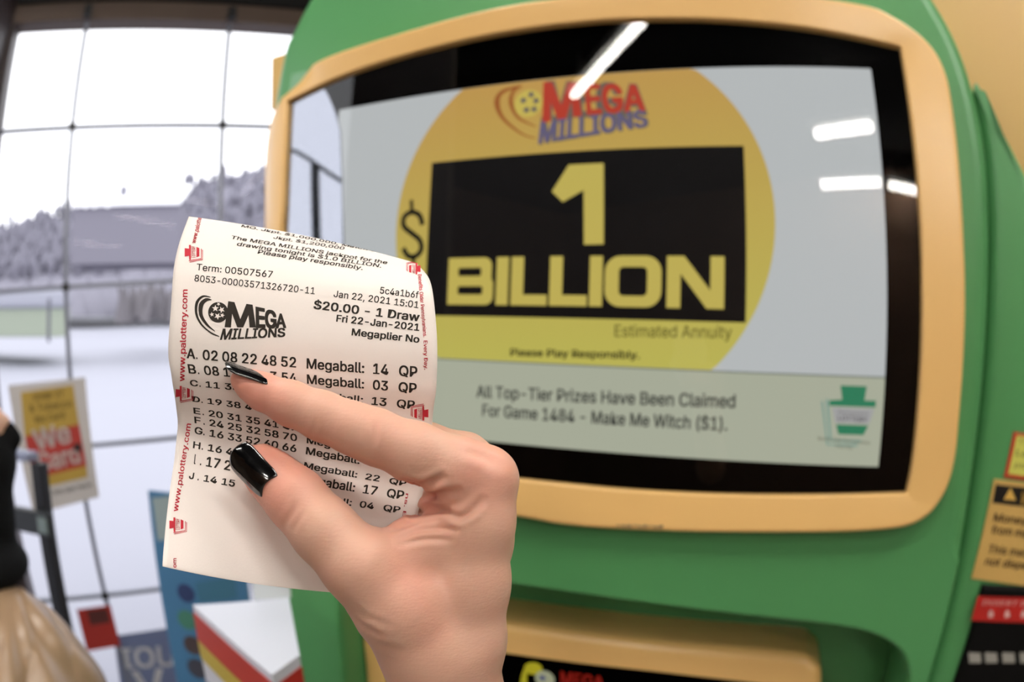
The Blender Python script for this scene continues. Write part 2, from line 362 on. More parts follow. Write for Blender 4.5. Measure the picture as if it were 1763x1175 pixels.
def prism(mb, a, b, s, z0, z1):
    q = [a, b, b + s, a + s]; mb.add([(p.x, p.y, z) for z in (z0, z1) for p in q], [(0, 1, 2, 3), (4, 5, 6, 7), (0, 1, 5, 4), (1, 2, 6, 5), (2, 3, 7, 6), (3, 0, 4, 7)])
cn = thing('hillside_shed', 'long grey shed with a snow-covered roof on the hillside', 'building', can_h(215, 420, 61))
a, b = can_h(128, 360, 61), can_h(312, 353, 58); b.z = a.z = (a.z + b.z) / 2; dv = b - a; sd = Vector((-dv.y, dv.x, 0)).normalized() * 5
if sd.dot(Vector((a.x, a.y, 0))) < 0: sd = -sd
mb = MB(); prism(mb, a, b, sd, a.z - 5, a.z); mb.build('wall', mat('shed_grey', (122, 119, 130), .8), cn)
o_ = sd * .08; q = [a - o_, b - o_, b + sd + Vector((0, 0, 2.6)), a + sd + Vector((0, 0, 2.6))]
mb = MB(); mb.add([p + Vector((0, 0, z)) for z in (0.0, .45) for p in q], [(0, 1, 2, 3), (4, 5, 6, 7), (0, 1, 5, 4), (1, 2, 6, 5), (2, 3, 7, 6), (3, 0, 4, 7)]); bev(mb.build('snow_roof', mat('canopy_white', (250, 250, 252), 0.6), cn), 0.05)
p = a + dv * .42 + sd * .3; mb = MB(); mb.tube([(p.x, p.y, p.z), (p.x, p.y, p.z + 2.2)], .35, n=8); mb.build('chimney', M_hill, cn)
bl = thing('low_building', 'low pale green building under snow, left of the window grid', 'building', can_h(60, 560, 26))
a, b = can_h(-60, 552, 27), can_h(120, 548, 25); sd = Vector((a.x, a.y, 0)).normalized() * 5; z0 = a.z - 0.6
mb = MB(); prism(mb, a, b, sd, z0, z0 + 1.0); mb.build('wall', mat('pale_green_siding', (150, 158, 142), 0.8), bl)
mb = MB(); prism(mb, a - sd * 0.04, b - sd * 0.04, sd * 1.08, z0 + 1.0, z0 + 1.7); bev(mb.build('snow_roof', M_snow, bl), 0.2)
bk = MB()
for _ in range(60):
    px = rng.uniform(205, 330); P0 = can_h(px, rng.uniform(520, 535), rng.uniform(24, 32)); bk.tube([P0 - Vector((0, 0, .5)), P0 + Vector((rng.normal() * .2, rng.normal() * .2, rng.uniform(.4, .9)))], [0.22, 0.05], n=5)
bo = bk.build('bare_shrubs', mat('shrub_twigs', (112, 108, 112), 0.9)); bo['kind'] = 'stuff'; tag(bo, 'bare grey shrubs in the snow below the hill', 'shrubs')
pl_ = MB(); P0 = can_h(84, 556, 22); pl_.tube([P0 - Vector((0, 0, .6)), P0 + Vector((0, 0, 0.75))], 0.06, n=8); tag(pl_.build('marker_post', mat('post_grey', (90, 90, 98), .7)), 'short grey post in the snow before the pale building', 'post')

# ------------------------------------------------------------------ ceiling lamps (some mirrored in the kiosk glass, the rest added unseen for light)
M_tube = mat('lamp_tube', (255, 255, 255), 0.5, emit=(255, 250, 242), es=60.0)
M_house = mat('lamp_housing', (215, 215, 212), 0.4)
def mirror(px, py, zc):
    r = ray((px, py)); P = r * ((KI.O @ KI.n) / (r @ KI.n)); q = r - 2 * (r @ KI.n) * KI.n; return W(P + q * ((zc - EYE - P[1]) / q[1]))
def lamp(a, b, wid, label):
    a, b = Vector(a), Vector(b); d = (b - a).normalized(); s = Vector((d.y, -d.x, 0)).normalized() * wid; u = Vector((0, 0, 1))
    t = thing('ceiling_light', label, 'light', (a + b) / 2, 'tube lights under the ceiling')
    mb = MB(); mb.tube([a, b], wid * 0.5, n=12); mb.build('tube', M_tube, t)
    mb = MB(); q = [a - d * .03 - s, b + d * .03 - s, b + d * .03 + s, a - d * .03 + s]; mb.add([p + u * z for z in (wid * .55, wid * .55 + .05) for p in q], [(0, 1, 2, 3), (4, 5, 6, 7), (0, 1, 5, 4), (1, 2, 6, 5), (2, 3, 7, 6), (3, 0, 4, 7)]); mb.build('housing', M_house, t)
    for e in (a, b):
        mb = MB(); mb.tube([e + u * (wid * .55), e + u * (wid * .55 + .04)], 0.02, n=8); mb.build('end_cap', M_house, t)
        mb = MB(); p = e * 0.8 + (a + b) * 0.1; mb.tube([p + u * (wid * .55 + .05), (p.x, p.y, CEIL)], 0.006, n=6); mb.build('hanger', M_house, t)
lamp(mirror(990, 165, EYE + 1.6), mirror(1105, 40, EYE + 1.6), 0.050, 'tube light behind the viewer, mirrored as the long slanting streak in the screen')
lamp(mirror(1405, 232, EYE + 1.6), mirror(1500, 218, EYE + 1.6), 0.085, 'tube light mirrored as the upper short streak at right of the screen')
lamp(mirror(1415, 319, EYE + 1.6), mirror(1515, 314, EYE + 1.6), 0.085, 'tube light mirrored as the lower streak at right of the screen')
lamp(mirror(1534, 320, EYE + 1.6), mirror(1575, 329, EYE + 1.6), 0.085, 'tube light mirrored as a stub on the black screen border')
lamp((0.75, 0.9, EYE + 1.6), (1.25, 0.1, EYE + 1.6), 0.07, 'added unseen tube light above the right side of the kiosk')  # unseen lamp added to light the hand from upper right
lamp((0.5, -0.6, EYE + 1.6), (1.4, -0.6, EYE + 1.6), 0.07, 'added unseen tube light above and behind the hand holding the ticket')  # also added for the light on the hand, kept out of the reflections
lamp((-1.0, 0.15, EYE + 1.6), (-0.4, 0.65, EYE + 1.6), 0.07, 'added unseen tube light above the window side of the kiosk')  # added to brighten the upper bezel
lamp((-0.45, -0.45, EYE + 1.6), (0.15, -0.45, EYE + 1.6), 0.07, 'added unseen tube light straight above the viewer')  # added overhead to light hand, ticket and bezel
lamp((1.3, -3.9, EYE + 1.6), (2.2, -3.9, EYE + 1.6), 0.07, 'added unseen tube light nearest the back wall')  # added to wash the back wall with light
lamp((0.9, -1.9, EYE + 1.6), (1.8, -1.9, EYE + 1.6), 0.07, 'added unseen tube light far behind the viewer near the right wall')  # added for more room light, placed clear of the screen's mirror
# ------------------------------------------------------------------ lottery kiosk
kp = lambda x, y, w=0.0: tuple(KI.hit((x, y), w))      # a seen point on the kiosk's face -> its own plane coordinates
M_green = mat('green_plastic', (80, 146, 88), 0.34, bump=0.04, bscale=900)
M_gold = mat('gold_plastic', (236, 190, 118), 0.34, coat=.5, bump=0.05, bscale=900)
M_panel = mat('gold_panel', (198, 160, 92), 0.45)
M_black = mat('black_glass_border', (2, 2, 2), 0.9, spec=0.0)
ki = thing('lottery_kiosk', 'green and yellow lottery machine with big lit screen behind the hand', 'machine', W(KI.cam(0, -EYE - .0886, -0.2)))
c = MB(); c.box(KI, -0.395, 0.80, -1.785, 0.33, -0.75, -0.18); bev(c.build('cabinet', M_panel, ki), 0.01)
slab('back_panel', KI, [(-.584, .388), (-.570, .285), (-.44, .22), (.40, .05), (.95, .05), (.95, .388)], -.30, -.122, M_panel, ki, inset=.005)
sh_out = [(0.430, -0.30), (0.432, -0.17), (0.438, -0.03), (0.443, 0.05), (0.446, 0.13), (0.440, 0.205), (0.428, 0.262), (0.402, 0.326), (0.36, 0.395), (0.28, 0.452), (0.12, 0.495), (-0.06, 0.510), (-0.24, 0.500), (-0.33, 0.478), (-0.385, 0.445), (-0.415, 0.398), (-0.436, 0.352), (-0.448, 0.32), (-0.452, 0.22), (-0.448, 0.05), (-0.435, -0.15), (-0.42, -0.32), (-0.41, -0.47)]
arc = catmull(sh_out, 4)
notch = catmull([(-0.300, -0.60), (-0.300, -0.44), (-0.285, -0.395), (-0.235, -0.372), (-0.10, -0.366), (0.02, -0.364), (0.15, -0.366), (0.30, -0.374), (0.365, -0.392), (0.394, -0.425), (0.402, -0.47), (0.402, -0.60)], 4)
outline = np.concatenate([arc, [(-0.408, -0.80), (-0.408, -1.74), (-0.300, -1.74), (-0.300, -0.80)], notch, [(0.402, -0.80), (0.402, -1.74), (0.426, -1.74), (0.426, -0.80), (0.427, -0.45)]])
slab('shell', KI, outline, -0.18, -0.004, M_green, ki, inset=0.020, thin=(-.29, .25))
wing = [(0.447, 0.195), (0.456, 0.208), (0.470, 0.170), (0.505, 0.098), (0.556, 0.0), (0.60, -0.09), (0.66, -0.20), (0.70, -0.30), (0.70, -1.74), (0.431, -1.74), (0.431, -0.45), (0.434, -0.30), (0.4365, -0.17), (0.4425, -0.03), (0.4475, 0.05), (0.4505, 0.13)]
slab('side_fender', KI, wing, -0.18, -0.024, M_green, ki, inset=0.014)
# recess with the second, lower window
c = MB(); c.box(KI, -0.32, 0.42, -1.74, -0.34, -0.178, -0.135); c.build('recess', M_green, ki)
b2o = catmull([(-0.300, -0.56), (-0.302, -0.50), (-0.288, -0.474), (-0.20, -0.447), (-0.084, -0.437), (0.103, -0.432), (0.255, -0.431), (0.290, -0.440), (0.306, -0.468), (0.310, -0.56)], 5)
b2o = np.concatenate([b2o, [(0.31, -0.95), (-0.30, -0.95)]])
b2i = catmull([(-0.258, -0.58), (-0.255, -0.515), (-0.18, -0.487), (-0.082, -0.479), (0.015, -0.473), (0.122, -0.469), (0.25, -0.474), (0.268, -0.50), (0.27, -0.58)], 5)
b2i = np.concatenate([b2i, [(0.27, -0.91), (-0.26, -0.91)]])
slab('lower_frame', KI, b2o, -0.136, -0.050, M_gold, ki, inset=0.014)
c = slab('lower_window', KI, b2i, -0.052, -0.0485, M_black, ki)
kl = lambda x, y: kp(x, y, -0.048)
mm = [quad_text('MEGA', kl(965, 1157), kl(1040, 1166), kl(1040, 1186), kl(965, 1179), 0.05)]
flat('emblem_ball', KI, disc(kl(938, 1170), 0.0125), -0.0480, mat('emblem_pale', (190, 200, 170), .4), c)
flat('emblem_swirl', KI, merge(disc(kl(918, 1152), 0.012, 0.009, rot=.3), stroke([kl(905, 1152), kl(902, 1180), kl(915, 1210), kl(935, 1222)], [0.004, 0.012, 0.003])), -0.0482, mat('emblem_yellow', (200, 195, 40), .4), c)
flat('emblem_star', KI, star(kl(934, 1168), 0.006), -0.0478, mat('emblem_blue', (40, 60, 150), .4), c)
flat('emblem_lettering', KI, merge(*mm), -0.0480, mat('emblem_red', (200, 40, 25), .4), c)
flat('emblem_lower_lettering', KI, quad_text('MILLIONS', kl(955, 1190), kl(1045, 1198), kl(1045, 1216), kl(950, 1212), 0.05), -0.0480, MATS['emblem_blue'], c)
# golden bezel around the screen: a ring with a raised rounded section
outer = catmull([(-.436, .041), (-.449, .163), (-.442, .221), (-.411, .253), (-.345, .276), (-.213, .288), (-.096, .297), (0, .297), (.15, .291), (.309, .273), (.352, .258), (.387, .229), (.401, .196), (.403, .145), (.401, .027), (.401, -.028), (.399, -.138), (.398, -.193), (.389, -.227), (.365, -.252), (.316, -.261), (.199, -.268), (.023, -.278), (-.046, -.276), (-.2, -.272), (-.34, -.262), (-.395, -.24), (-.418, -.2), (-.428, -.1)], 8, True)
inner = np.concatenate([catmull(q, 10)[:-1] for q in ([(-.405, .226), (-.295, .248), (-.131, .262), (.01, .264), (.101, .259), (.17, .253), (.256, .242), (.355, .224)], [(.355, .224), (.355, .145), (.355, -.03), (.354, -.178), (.351, -.224)], [(.351, -.224), (.254, -.229), (.137, -.234), (.018, -.236), (-.2, -.234), (-.39, -.222)], [(-.39, -.222), (-.392, -.1), (-.392, .05), (-.396, .12), (-.405, .226)])])
def polar(P, A, c=(-.015, 0)):
    th = np.arctan2(P[:, 1] - c[1], P[:, 0] - c[0]); r = np.hypot(P[:, 0] - c[0], P[:, 1] - c[1]); o = np.argsort(th)
    R = np.interp(A, np.r_[th[o] - 2 * np.pi, th[o], th[o] + 2 * np.pi], np.tile(r[o], 3)); return np.c_[c[0] + R * np.cos(A), c[1] + R * np.sin(A)]
cor = np.arctan2(np.array([.224, -.224, -.222, .226]), np.array([.355 + .015, .351 + .015, -.39 + .015, -.405 + .015]))
A = np.sort(np.r_[np.linspace(-np.pi, np.pi, 360, endpoint=False), cor]); Po, Pi = polar(outer, A), polar(inner, A); V = []; n = len(A)
prof = [(0.0, -0.002), (0.0, 0.0095)] + [(.045 * (1 - math.cos(a)), .0095 + .0025 * math.sin(a)) for a in np.linspace(.2, math.pi / 2, 5)] + [(.06, .01205), (.12, .0123), (.5, .0142), (.86, .0158), (.89, .0159)] + [(1 - .09 * (1 - math.sin(a)), .0118 + .0042 * math.cos(a)) for a in np.linspace(0.15, math.pi / 2, 6)] + [(1.0, .0105), (1.0, -.006)]
for t, w in prof:                              # the window-side limb of the ring rolls off towards its outer edge
    Q = Pi * (1 - t) + Po * t; roll = np.clip((-Q[:, 0] - .36) / .04, 0, 1) * max(0, (t - .2) / .8) ** 2 * .024; V += list(KI.world(Q[:, 0], Q[:, 1], np.where(w > -.004, np.maximum(w - roll, -.004), w)))
F = [(i * n + j, i * n + (j + 1) % n, (i + 1) * n + (j + 1) % n, (i + 1) * n + j) for i in range(len(prof) - 1) for j in range(n)]
fixn(obj('bezel', V, F, M_gold, ki, smooth=True))
sm = MB()
for i in range(9): x, y = kp(1062 + i * 9, 904 + i * 0.45, .017); sm.tube([KI.world(x, y, 0.0175), KI.world(x + 0.004, y + rng.normal() * .0006, 0.0175)], 0.0006 + 0.0004 * (i % 3), n=6)
sm.build('scuff', mat('scuff_grey', (120, 105, 80), .8), ki)
# screen: black border, lit panel, picture, cover glass
scr = slab('screen', KI, Pi * .72 + Po * .28, -0.004, 0.0, M_black, ki)
L = [0.0006]
def lit(name, part, rgb, s=1.0, up=True):
    if up: L[0] += 0.0002
    return flat(name, KI, part, L[0], glow('glow_%d_%d_%d' % rgb, rgb, s), scr)
XL, XR = -0.3185, 0.3188
lit('backlight', rect(XL, -0.2, XR, 0.2), (182, 186, 187))
lit('message_band', rect(XL, -0.2, XR, -0.1130), (168, 172, 153))
lit('band_edge', rect(XL, -0.1142, XR, -0.1126), (112, 120, 110))
th = np.linspace(0, 2 * np.pi, 160); C = np.c_[-0.006 + 0.211 * np.cos(th), 0.036 + 0.211 * np.sin(th)]; C = np.c_[C[:, 0], np.clip(C[:, 1], -0.1125, 0.1995)]
def graded(name, P, c0, c1):                 # screen-angle tint and store reflection painted into the yellow, amber above, lime below
    o = lit(name, (P, [tuple(range(len(P)))]), c0); m = bpy.data.materials.new('angle_tinted_yellow'); m.use_nodes = True; nt = m.node_tree; b = nt.nodes['Principled BSDF']
    b.inputs['Base Color'].default_value = (0, 0, 0, 1); b.inputs['Specular IOR Level'].default_value = 0.1
    tc = nt.nodes.new('ShaderNodeTexCoord'); sx = nt.nodes.new('ShaderNodeSeparateXYZ'); mr = nt.nodes.new('ShaderNodeMapRange'); mx = nt.nodes.new('ShaderNodeMix'); mx.data_type = 'RGBA'
    nt.links.new(tc.outputs['Generated'], sx.inputs[0]); nt.links.new(sx.outputs[2], mx.inputs[0]); mx.inputs[6].default_value = lin(c0) + (1,); mx.inputs[7].default_value = lin(c1) + (1,)
    nt.links.new(mx.outputs[2], b.inputs['Emission Color']); b.inputs['Emission Strength'].default_value = 1.0; o.data.materials.clear(); o.data.materials.append(m); return o
graded('yellow_disc', C, (186, 179, 86), (188, 148, 78))
lit('black_box', rect(-0.1735, -0.0655, 0.1755, 0.1115), (6, 5, 6))
DY = (190, 173, 86)
lit('figure_one', poly((-.0087, .0966), (.0293, .0966), (.0304, .0106), (.0095, .0102), (.0080, .0680), (-.0145, .0560), (-.0268, .0680)), DY)
ux = lambda x: float(np.interp(x, [775, 858, 958, 1040, 1140, 1247], [-.1450, -.0868, -.0205, .0300, .0907, .1537]))
y0, y1, hb = -0.0530, -0.0015, 0.0112; P = []
def ring(x0, x1, ya, yb, sw, sh, r):          # rounded letter loop
    def rr(x0, x1, ya, yb, r):
        Q = []
        for cx, cy, a0 in ((x1 - r, yb - r, 0), (x0 + r, yb - r, 90), (x0 + r, ya + r, 180), (x1 - r, ya + r, 270)): Q += [(cx + r * math.cos(math.radians(a0 + a)), cy + r * math.sin(math.radians(a0 + a))) for a in np.linspace(0, 90, 7)]
        return Q
    A, B = rr(x0, x1, ya, yb, r), rr(x0 + sw, x1 - sw, ya + sh, yb - sh, max(r - min(sw, sh), 0.002)); n = len(A)
    return np.array(A + B), [(i, (i + 1) % n, n + (i + 1) % n, n + i) for i in range(n)]
ym = (y0 + y1) / 2; sw = ux(879) - ux(858)
P += [rect(ux(775), y0, ux(775) + sw * .9, y1), ring(ux(775), ux(850), ym - hb / 2, y1, sw * .9, hb, 0.009), ring(ux(775), ux(853), y0, ym + hb / 2, sw * .9, hb, 0.009)]
P += [rect(ux(858), y0, ux(879), y1), rect(ux(884), y0, ux(884) + sw, y1), rect(ux(884), y0, ux(945), y0 + hb), rect(ux(949), y0, ux(949) + sw, y1), rect(ux(949), y0, ux(1014), y0 + hb), rect(ux(1018), y0, ux(1040), y1)]
P += [ring(ux(1044), ux(1140), y0, y1, sw * 1.05, hb, 0.016)]
P += [rect(ux(1149), y0, ux(1149) + sw, y1), rect(ux(1248) - sw, y0, ux(1248), y1), poly((ux(1149), y1), (ux(1149) + sw * 1.25, y1), (ux(1248), y0), (ux(1248) - sw * 1.25, y0))]
lit('billion_lettering', merge(*P), DY)
S_ = [kp(*q) for q in ((729, 388), (724, 372), (711, 366), (698, 374), (697, 390), (710, 402), (724, 414), (727, 430), (717, 442), (704, 441), (696, 428))]
lit('dollar_sign', merge(stroke(S_, 0.0062, 6), stroke([kp(710, 345), kp(711, 366)], 0.0045, 2), stroke([kp(713, 440), kp(714, 460)], 0.0045, 2)), (14, 14, 10))
ql = lambda s, x0, y0, x1, y1, cap, b=0.0: line_up(s, kp(x0, y0), kp(x1, y1), cap, b)
lit('annuity_line', ql('Estimated Annuity', 1059, 580, 1260, 583, 0.0118, .012), (92, 88, 34))
lit('responsibly_line', ql('Please Play Responsibly.', 880, 613, 1102, 618, .0076, .04), (28, 28, 10))
lit('message_line', ql('All Top-Tier Prizes Have Been Claimed', 822, 684, 1266, 702, .0126, .035), (58, 60, 56))
lit('message_line', ql('For Game 1484 - Make Me Witch ($1).', 832, 716, 1252, 741, .0126, .035), (58, 60, 56), up=False)
# keystone emblem of the lottery on the band
def keystone(f, cx, cy, s):                   # f maps local (x right, y up) to the carrier; unit height 1
    g = lambda Q: [f(cx + x * s, cy + y * s) for x, y in Q]
    return {'cap': g([(-.30, .50), (.22, .50), (.19, .24), (.42, .24), (.42, .12), (-.50, .12), (-.50, .22), (-.25, .24)]), 'base': g([(-.34, -.22), (.30, -.22), (.22, -.40), (-.28, -.40)]), 'plate': g([(-.44, .09), (.40, .09), (.32, -.19), (-.36, -.19)]),
            'o1': [f(cx + x * s, cy + y * s) for x, y in ((-.55, .24), (-.42, -.52), (.18, -.52))], 'o2': [f(cx + x * s, cy + y * s) for x, y in ((-.64, .20), (-.48, -.60), (.12, -.60))]}
kx, ky = kp(1463, 711); K = keystone(lambda x, y: (x, y), kx + .004, ky, .052)
lit('keystone_outline', merge(stroke(K['o1'], .0022, 1), stroke(K['o2'], .0018, 1)), (110, 150, 140))
lit('keystone_plate', poly(*K['plate']), (160, 160, 160)); lit('keystone_cap', merge(poly(*K['cap']), poly(*K['base'])), (44, 122, 88))
lit('keystone_lettering', merge(line_up('Pennsylvania', (kx - .012, ky - .0005), (kx + .018, ky - .0015), .0028), line_up('LOTTERY', (kx - .012, ky - .0075), (kx + .018, ky - .0085), .0050, .03)), (92, 90, 94))
lit('keystone_caption', merge(line_up('Benefits Older Pennsylvanians.', kp(1407, 757), kp(1498, 765), .0034), line_up('Every Day.', kp(1438, 770), kp(1468, 773), .0034)), (84, 86, 64))
# jackpot game emblem at the top of the yellow disc
lit('emblem_swoosh', merge(stroke([kp(*q) for q in ((900, 150), (868, 160), (858, 178), (868, 205), (900, 232), (925, 240))], [.002, .005, .007, .004, .002, .001]), stroke([kp(*q) for q in ((900, 150), (886, 160), (882, 180), (895, 205), (925, 220))], [.002, .004, .005, .003, .001])), (150, 86, 40))
bx, by = kp(912, 180); lit('emblem_ball', disc((bx, by), .0165), (196, 176, 84))
lit('emblem_stars', merge(*[star((bx + a, by + b), .0048, rot=.3) for a, b in ((-.006, .004), (-.002, -.008), (.003, .010), (.009, .002), (.007, -.008))]), (52, 58, 92))
Q4 = lambda s, a, b, c_, d, bold: quad_text(s, kp(*a), kp(*b), kp(*c_), kp(*d), bold)
lit('emblem_shadow', merge(Q4('MEGA', (944, 144), (1114, 150), (1116, 199), (942, 206), .075), Q4('MILLIONS', (934, 205), (1116, 192), (1119, 220), (930, 250), .075)), (104, 96, 84))
lit('emblem_lettering', merge(Q4('M', (938, 146), (996, 147), (1004, 200), (936, 212), .06), Q4('EGA', (1008, 149), (1110, 150), (1113, 192), (1012, 199), .06)), (178, 62, 46))
lit('emblem_lower_lettering', Q4('MILLIONS', (933, 213), (1112, 193), (1117, 219), (929, 249), .055), (96, 90, 122))
strip = [kp(*q, .0035) for q in ((494, 178), (553, 146), (566, 166), (578, 196), (585, 226), (588, 300), (590, 400), (596, 560), (604, 740), (512, 720), (500, 560), (492, 400), (490, 280))]
slab('added_mirror_strip', KI, strip, .0008, .0036, mat('added_mirror_film', (142, 145, 155), .03, metal=1.0), ki, label='mirrored strip added along the window side of the screen to carry the bright reflection')  # added reflector: plain glass mirrored the window too faintly
gl = MB(); gl.box(KI, -0.418, 0.366, -0.245, 0.278, 0.0048, 0.0050); gv = [KI.world(u, v, 0.005) for u, v in ((-0.41, -0.242), (0.36, -0.242), (0.36, 0.27), (-0.41, 0.27))]
obj('cover_glass', gv, [(0, 1, 2, 3)], glass('screen_glass', ior=1.52), ki)
# warning stickers and the bill slot panel on the right fender
Sk = lambda x, y: kp(x, y, -0.0235); wl = -0.0236
def sticker(name, q, m, w=-0.0225, label=None):
    P = [Sk(*p) for p in q]
    return slab(name, KI, P, -0.0242, w, m, ki, label=label)
s1 = sticker('sticker', [(1745, 744), (1850, 758), (1832, 836), (1728, 822)], mat('sticker_red', (188, 62, 38), .4), label='yellow sticker with red edge')
q = [Sk(*p) for p in ((1750, 750), (1840, 763), (1826, 828), (1735, 816))]; flat('sticker_face', KI, poly(*q), -0.0222, mat('sticker_yellow', (206, 206, 96), .4), s1)
flat('lettering', KI, merge(line_up('This machine', Sk(1752, 764), Sk(1822, 773), .005), line_up('Lottery', Sk(1748, 784), Sk(1802, 792), .006, .02), line_up('players', Sk(1746, 804), Sk(1800, 812), .005)), -0.0220, mat('ink_brown', (88, 84, 40), .6), s1)
s2 = sticker('sticker', [(1711, 825), (1850, 842), (1812, 1015), (1672, 996)], mat('sticker_amber', (206, 168, 96), .4), label='amber warning sticker with black heading')
q = [Sk(*p) for p in ((1714, 834), (1840, 848), (1832, 880), (1708, 866))]; flat('heading', KI, poly(*q), -0.0222, mat('heading_black', (10, 10, 8), .4), s2)
tri = lambda x, y, s: poly(Sk(x - s, y + s * .8), Sk(x + s, y + s), Sk(x + s * .1, y - s))
flat('heading_lettering', KI, merge(tri(1738, 851, 11), line_up('WARNING', Sk(1754, 868), Sk(1826, 876), .013, .04)), -0.0220, mat('heading_gold', (214, 172, 84), .4), s2)
ink = mat('ink_dark', (70, 46, 14), .6)
flat('lettering', KI, merge(line_up('Money lost', Sk(1709, 897), Sk(1800, 907), .0085, .03), line_up('from machine', Sk(1705, 918), Sk(1806, 929), .0085, .03), line_up('This machine', Sk(1699, 951), Sk(1798, 962), .0085, .03), line_up('not dispense', Sk(1694, 972), Sk(1794, 983), .0085, .03)), -0.0220, ink, s2)
bp_ = [Sk(1690, 1006), Sk(1850, 1014), (0.66, -0.55), (0.66, -0.9), (0.452, -0.9), Sk(1640, 1176), Sk(1662, 1110)]
bpn = slab('bill_panel', KI, bp_, -0.03, -0.017, mat('black_plastic', (5, 5, 5), .6, spec=.15), ki, inset=.004)
q = [kp(*p, -.0165) for p in ((1683, 1027), (1840, 1030), (1836, 1074), (1672, 1069))]; rl = flat('red_label', KI, poly(*q), -0.0165, mat('label_red', (176, 30, 24), .4), bpn)
V4 = [merge(poly(*[kp(x + a, 1058 + b, -.0163) for a, b in ((-4, 6), (4, 6), (5, -1), (0, -8), (-5, -1))])) for x in (1706, 1734, 1762, 1790)]
flat('label_symbols', KI, merge(line_up('INSERT BILLS', kp(1690, 1042, -.0163), kp(1800, 1044, -.0163), .0055), *V4), -0.0163, mat('label_pale', (214, 170, 165), .4), bpn)
V4 = [poly(*[kp(x + a, 1133 + b, -.0163) for a, b in ((-11, -9), (10, -8), (12, 9), (-9, 9))]) for x in (1678, 1706, 1736, 1766, 1796)]
flat('bill_lights', KI, merge(*V4), -0.0163, mat('lens_grey', (150, 148, 140), .3), bpn)
# ------------------------------------------------------------------ the paper ticket: a curling strip
# rows of the strip from its curled-back top to its lower edge: left point, middle bow, right point, distances
ROWS = [((325, 373), (4, -7), (716, 453), .2400, .2380), ((316, 397), (2, -2), (733, 471), .2315, .2295), ((308, 421), (0, 0), (741, 486), .2255, .2240), ((299, 464), (0, 1), (746, 510), .2180, .2170),
        ((295, 520), (0, 1), (751, 560), .2125, .2120), ((291, 572), (0, 1), (753, 608), .2095, .2095), ((290, 614), (0, 1), (752, 652), .2090, .2095), ((294, 640), (0, 0), (750, 680), .2095, .2105),
        ((297, 661), (0, 0), (746, 708), .2110, .2125), ((301, 685), (0, 0), (743, 748), .2140, .2150), ((304, 708), (0, 0), (740, 783), .2170, .2170), ((306, 728), (0, 0), (737, 806), .2190, .2180),
        ((305, 746), (0, 0), (734, 826), .2200, .2190), ((303, 765), (0, 1), (730, 842), .2195, .2195), ((300, 793), (0, 2), (725, 865), .2180, .2195), ((296, 819), (0, 3), (719, 888), .2155, .2195),
        ((288, 880), (-2, 6), (710, 945), .2095, .2205), ((281, 955), (-4, 9), (697, 1010), .2030, .2232), ((280, 976), (-5, 10), (692, 1027), .2020, .2236)]
A_, B_, C_, F_, G_, H_, I_, J_ = 6, 7, 8, 11, 12, 13, 14, 15
Lp = np.array([ray(r[0]) * r[3] for r in ROWS]); Rp = np.array([ray(r[2]) * r[4] for r in ROWS])
Mp = np.array([ray(((r[0][0] + r[2][0]) / 2 + r[1][0], (r[0][1] + r[2][1]) / 2 + r[1][1])) * ((r[3] + r[4]) / 2 - 0.0012) for r in ROWS])
def spl(P, t):                               # natural cubic spline through the rows, lightly smoothed
    n = len(P); A = np.zeros((n, n)); A[0, 0] = A[-1, -1] = 1; Bm = np.zeros((n, n))
    for i in range(1, n - 1): A[i, i - 1:i + 2] = (1, 4, 1); Bm[i, i - 1:i + 2] = (6, -12, 6)
    m = np.linalg.solve(A, Bm @ P); i = np.clip(np.floor(t).astype(int), 0, n - 2); s = (t - i)[..., None]; q = 1 - s
    return q * P[i] + s * P[i + 1] + ((q ** 3 - q) * m[i] + (s ** 3 - s) * m[i + 1]) / 6
def ticket_at(u, v):
    u, v = np.broadcast_arrays(np.asarray(u, float), np.asarray(v, float)); l, m, r = spl(Lp, v), spl(Mp, v), spl(Rp, v); q = u[..., None]
    return l * (2 * q * q - 3 * q + 1) + m * (4 * q - 4 * q * q) + r * (2 * q * q - q)
def ticket_nrm(u, v):
    e = 1e-3; n = np.cross(ticket_at(u + e, v) - ticket_at(u - e, v), ticket_at(u, v + e * 10) - ticket_at(u, v - e * 10)); n /= np.linalg.norm(n, axis=-1, keepdims=True)
    return np.where((n * ticket_at(u, v)).sum(-1, keepdims=True) > 0, -n, n)
NV = len(ROWS) - 1
_gu, _gv = np.meshgrid(np.linspace(0, 1, 30), np.linspace(0, NV, 120)); _gp = project(ticket_at(_gu, _gv)).reshape(-1, 2)
def on_ticket(P):                            # where a printed point sits on the paper (u, v)
    P = np.asarray(P, float); k = np.argmin(((P[:, None] - _gp[None]) ** 2).sum(-1), 1); u, v = _gu.ravel()[k].copy(), _gv.ravel()[k].copy()
    for _ in range(7):
        p = project(ticket_at(u, v)); a = (project(ticket_at(u + 1e-4, v)) - p) / 1e-4; b = (project(ticket_at(u, v + 1e-3)) - p) / 1e-3
        d = P - p; det = a[:, 0] * b[:, 1] - a[:, 1] * b[:, 0]; det = np.where(np.abs(det) < 1e-6, 1e-6, det)
        u = np.clip(u + np.clip((d[:, 0] * b[:, 1] - d[:, 1] * b[:, 0]) / det, -.2, .2), -.02, 1.02); v = np.clip(v + np.clip((a[:, 0] * d[:, 1] - a[:, 1] * d[:, 0]) / det, -2, 2), 0, NV)
    return u, v
tk = thing('lottery_ticket', 'curled white paper lottery ticket with rows of numbers held between finger and thumb', 'ticket', W(ticket_at(0.5, 9.0)))
nu, nv = 48, 190; gu, gv = np.meshgrid(np.linspace(0, 1, nu), np.linspace(0, NV, nv)); S0 = ticket_at(gu, gv).reshape(-1, 3); N0 = ticket_nrm(gu, gv).reshape(-1, 3)
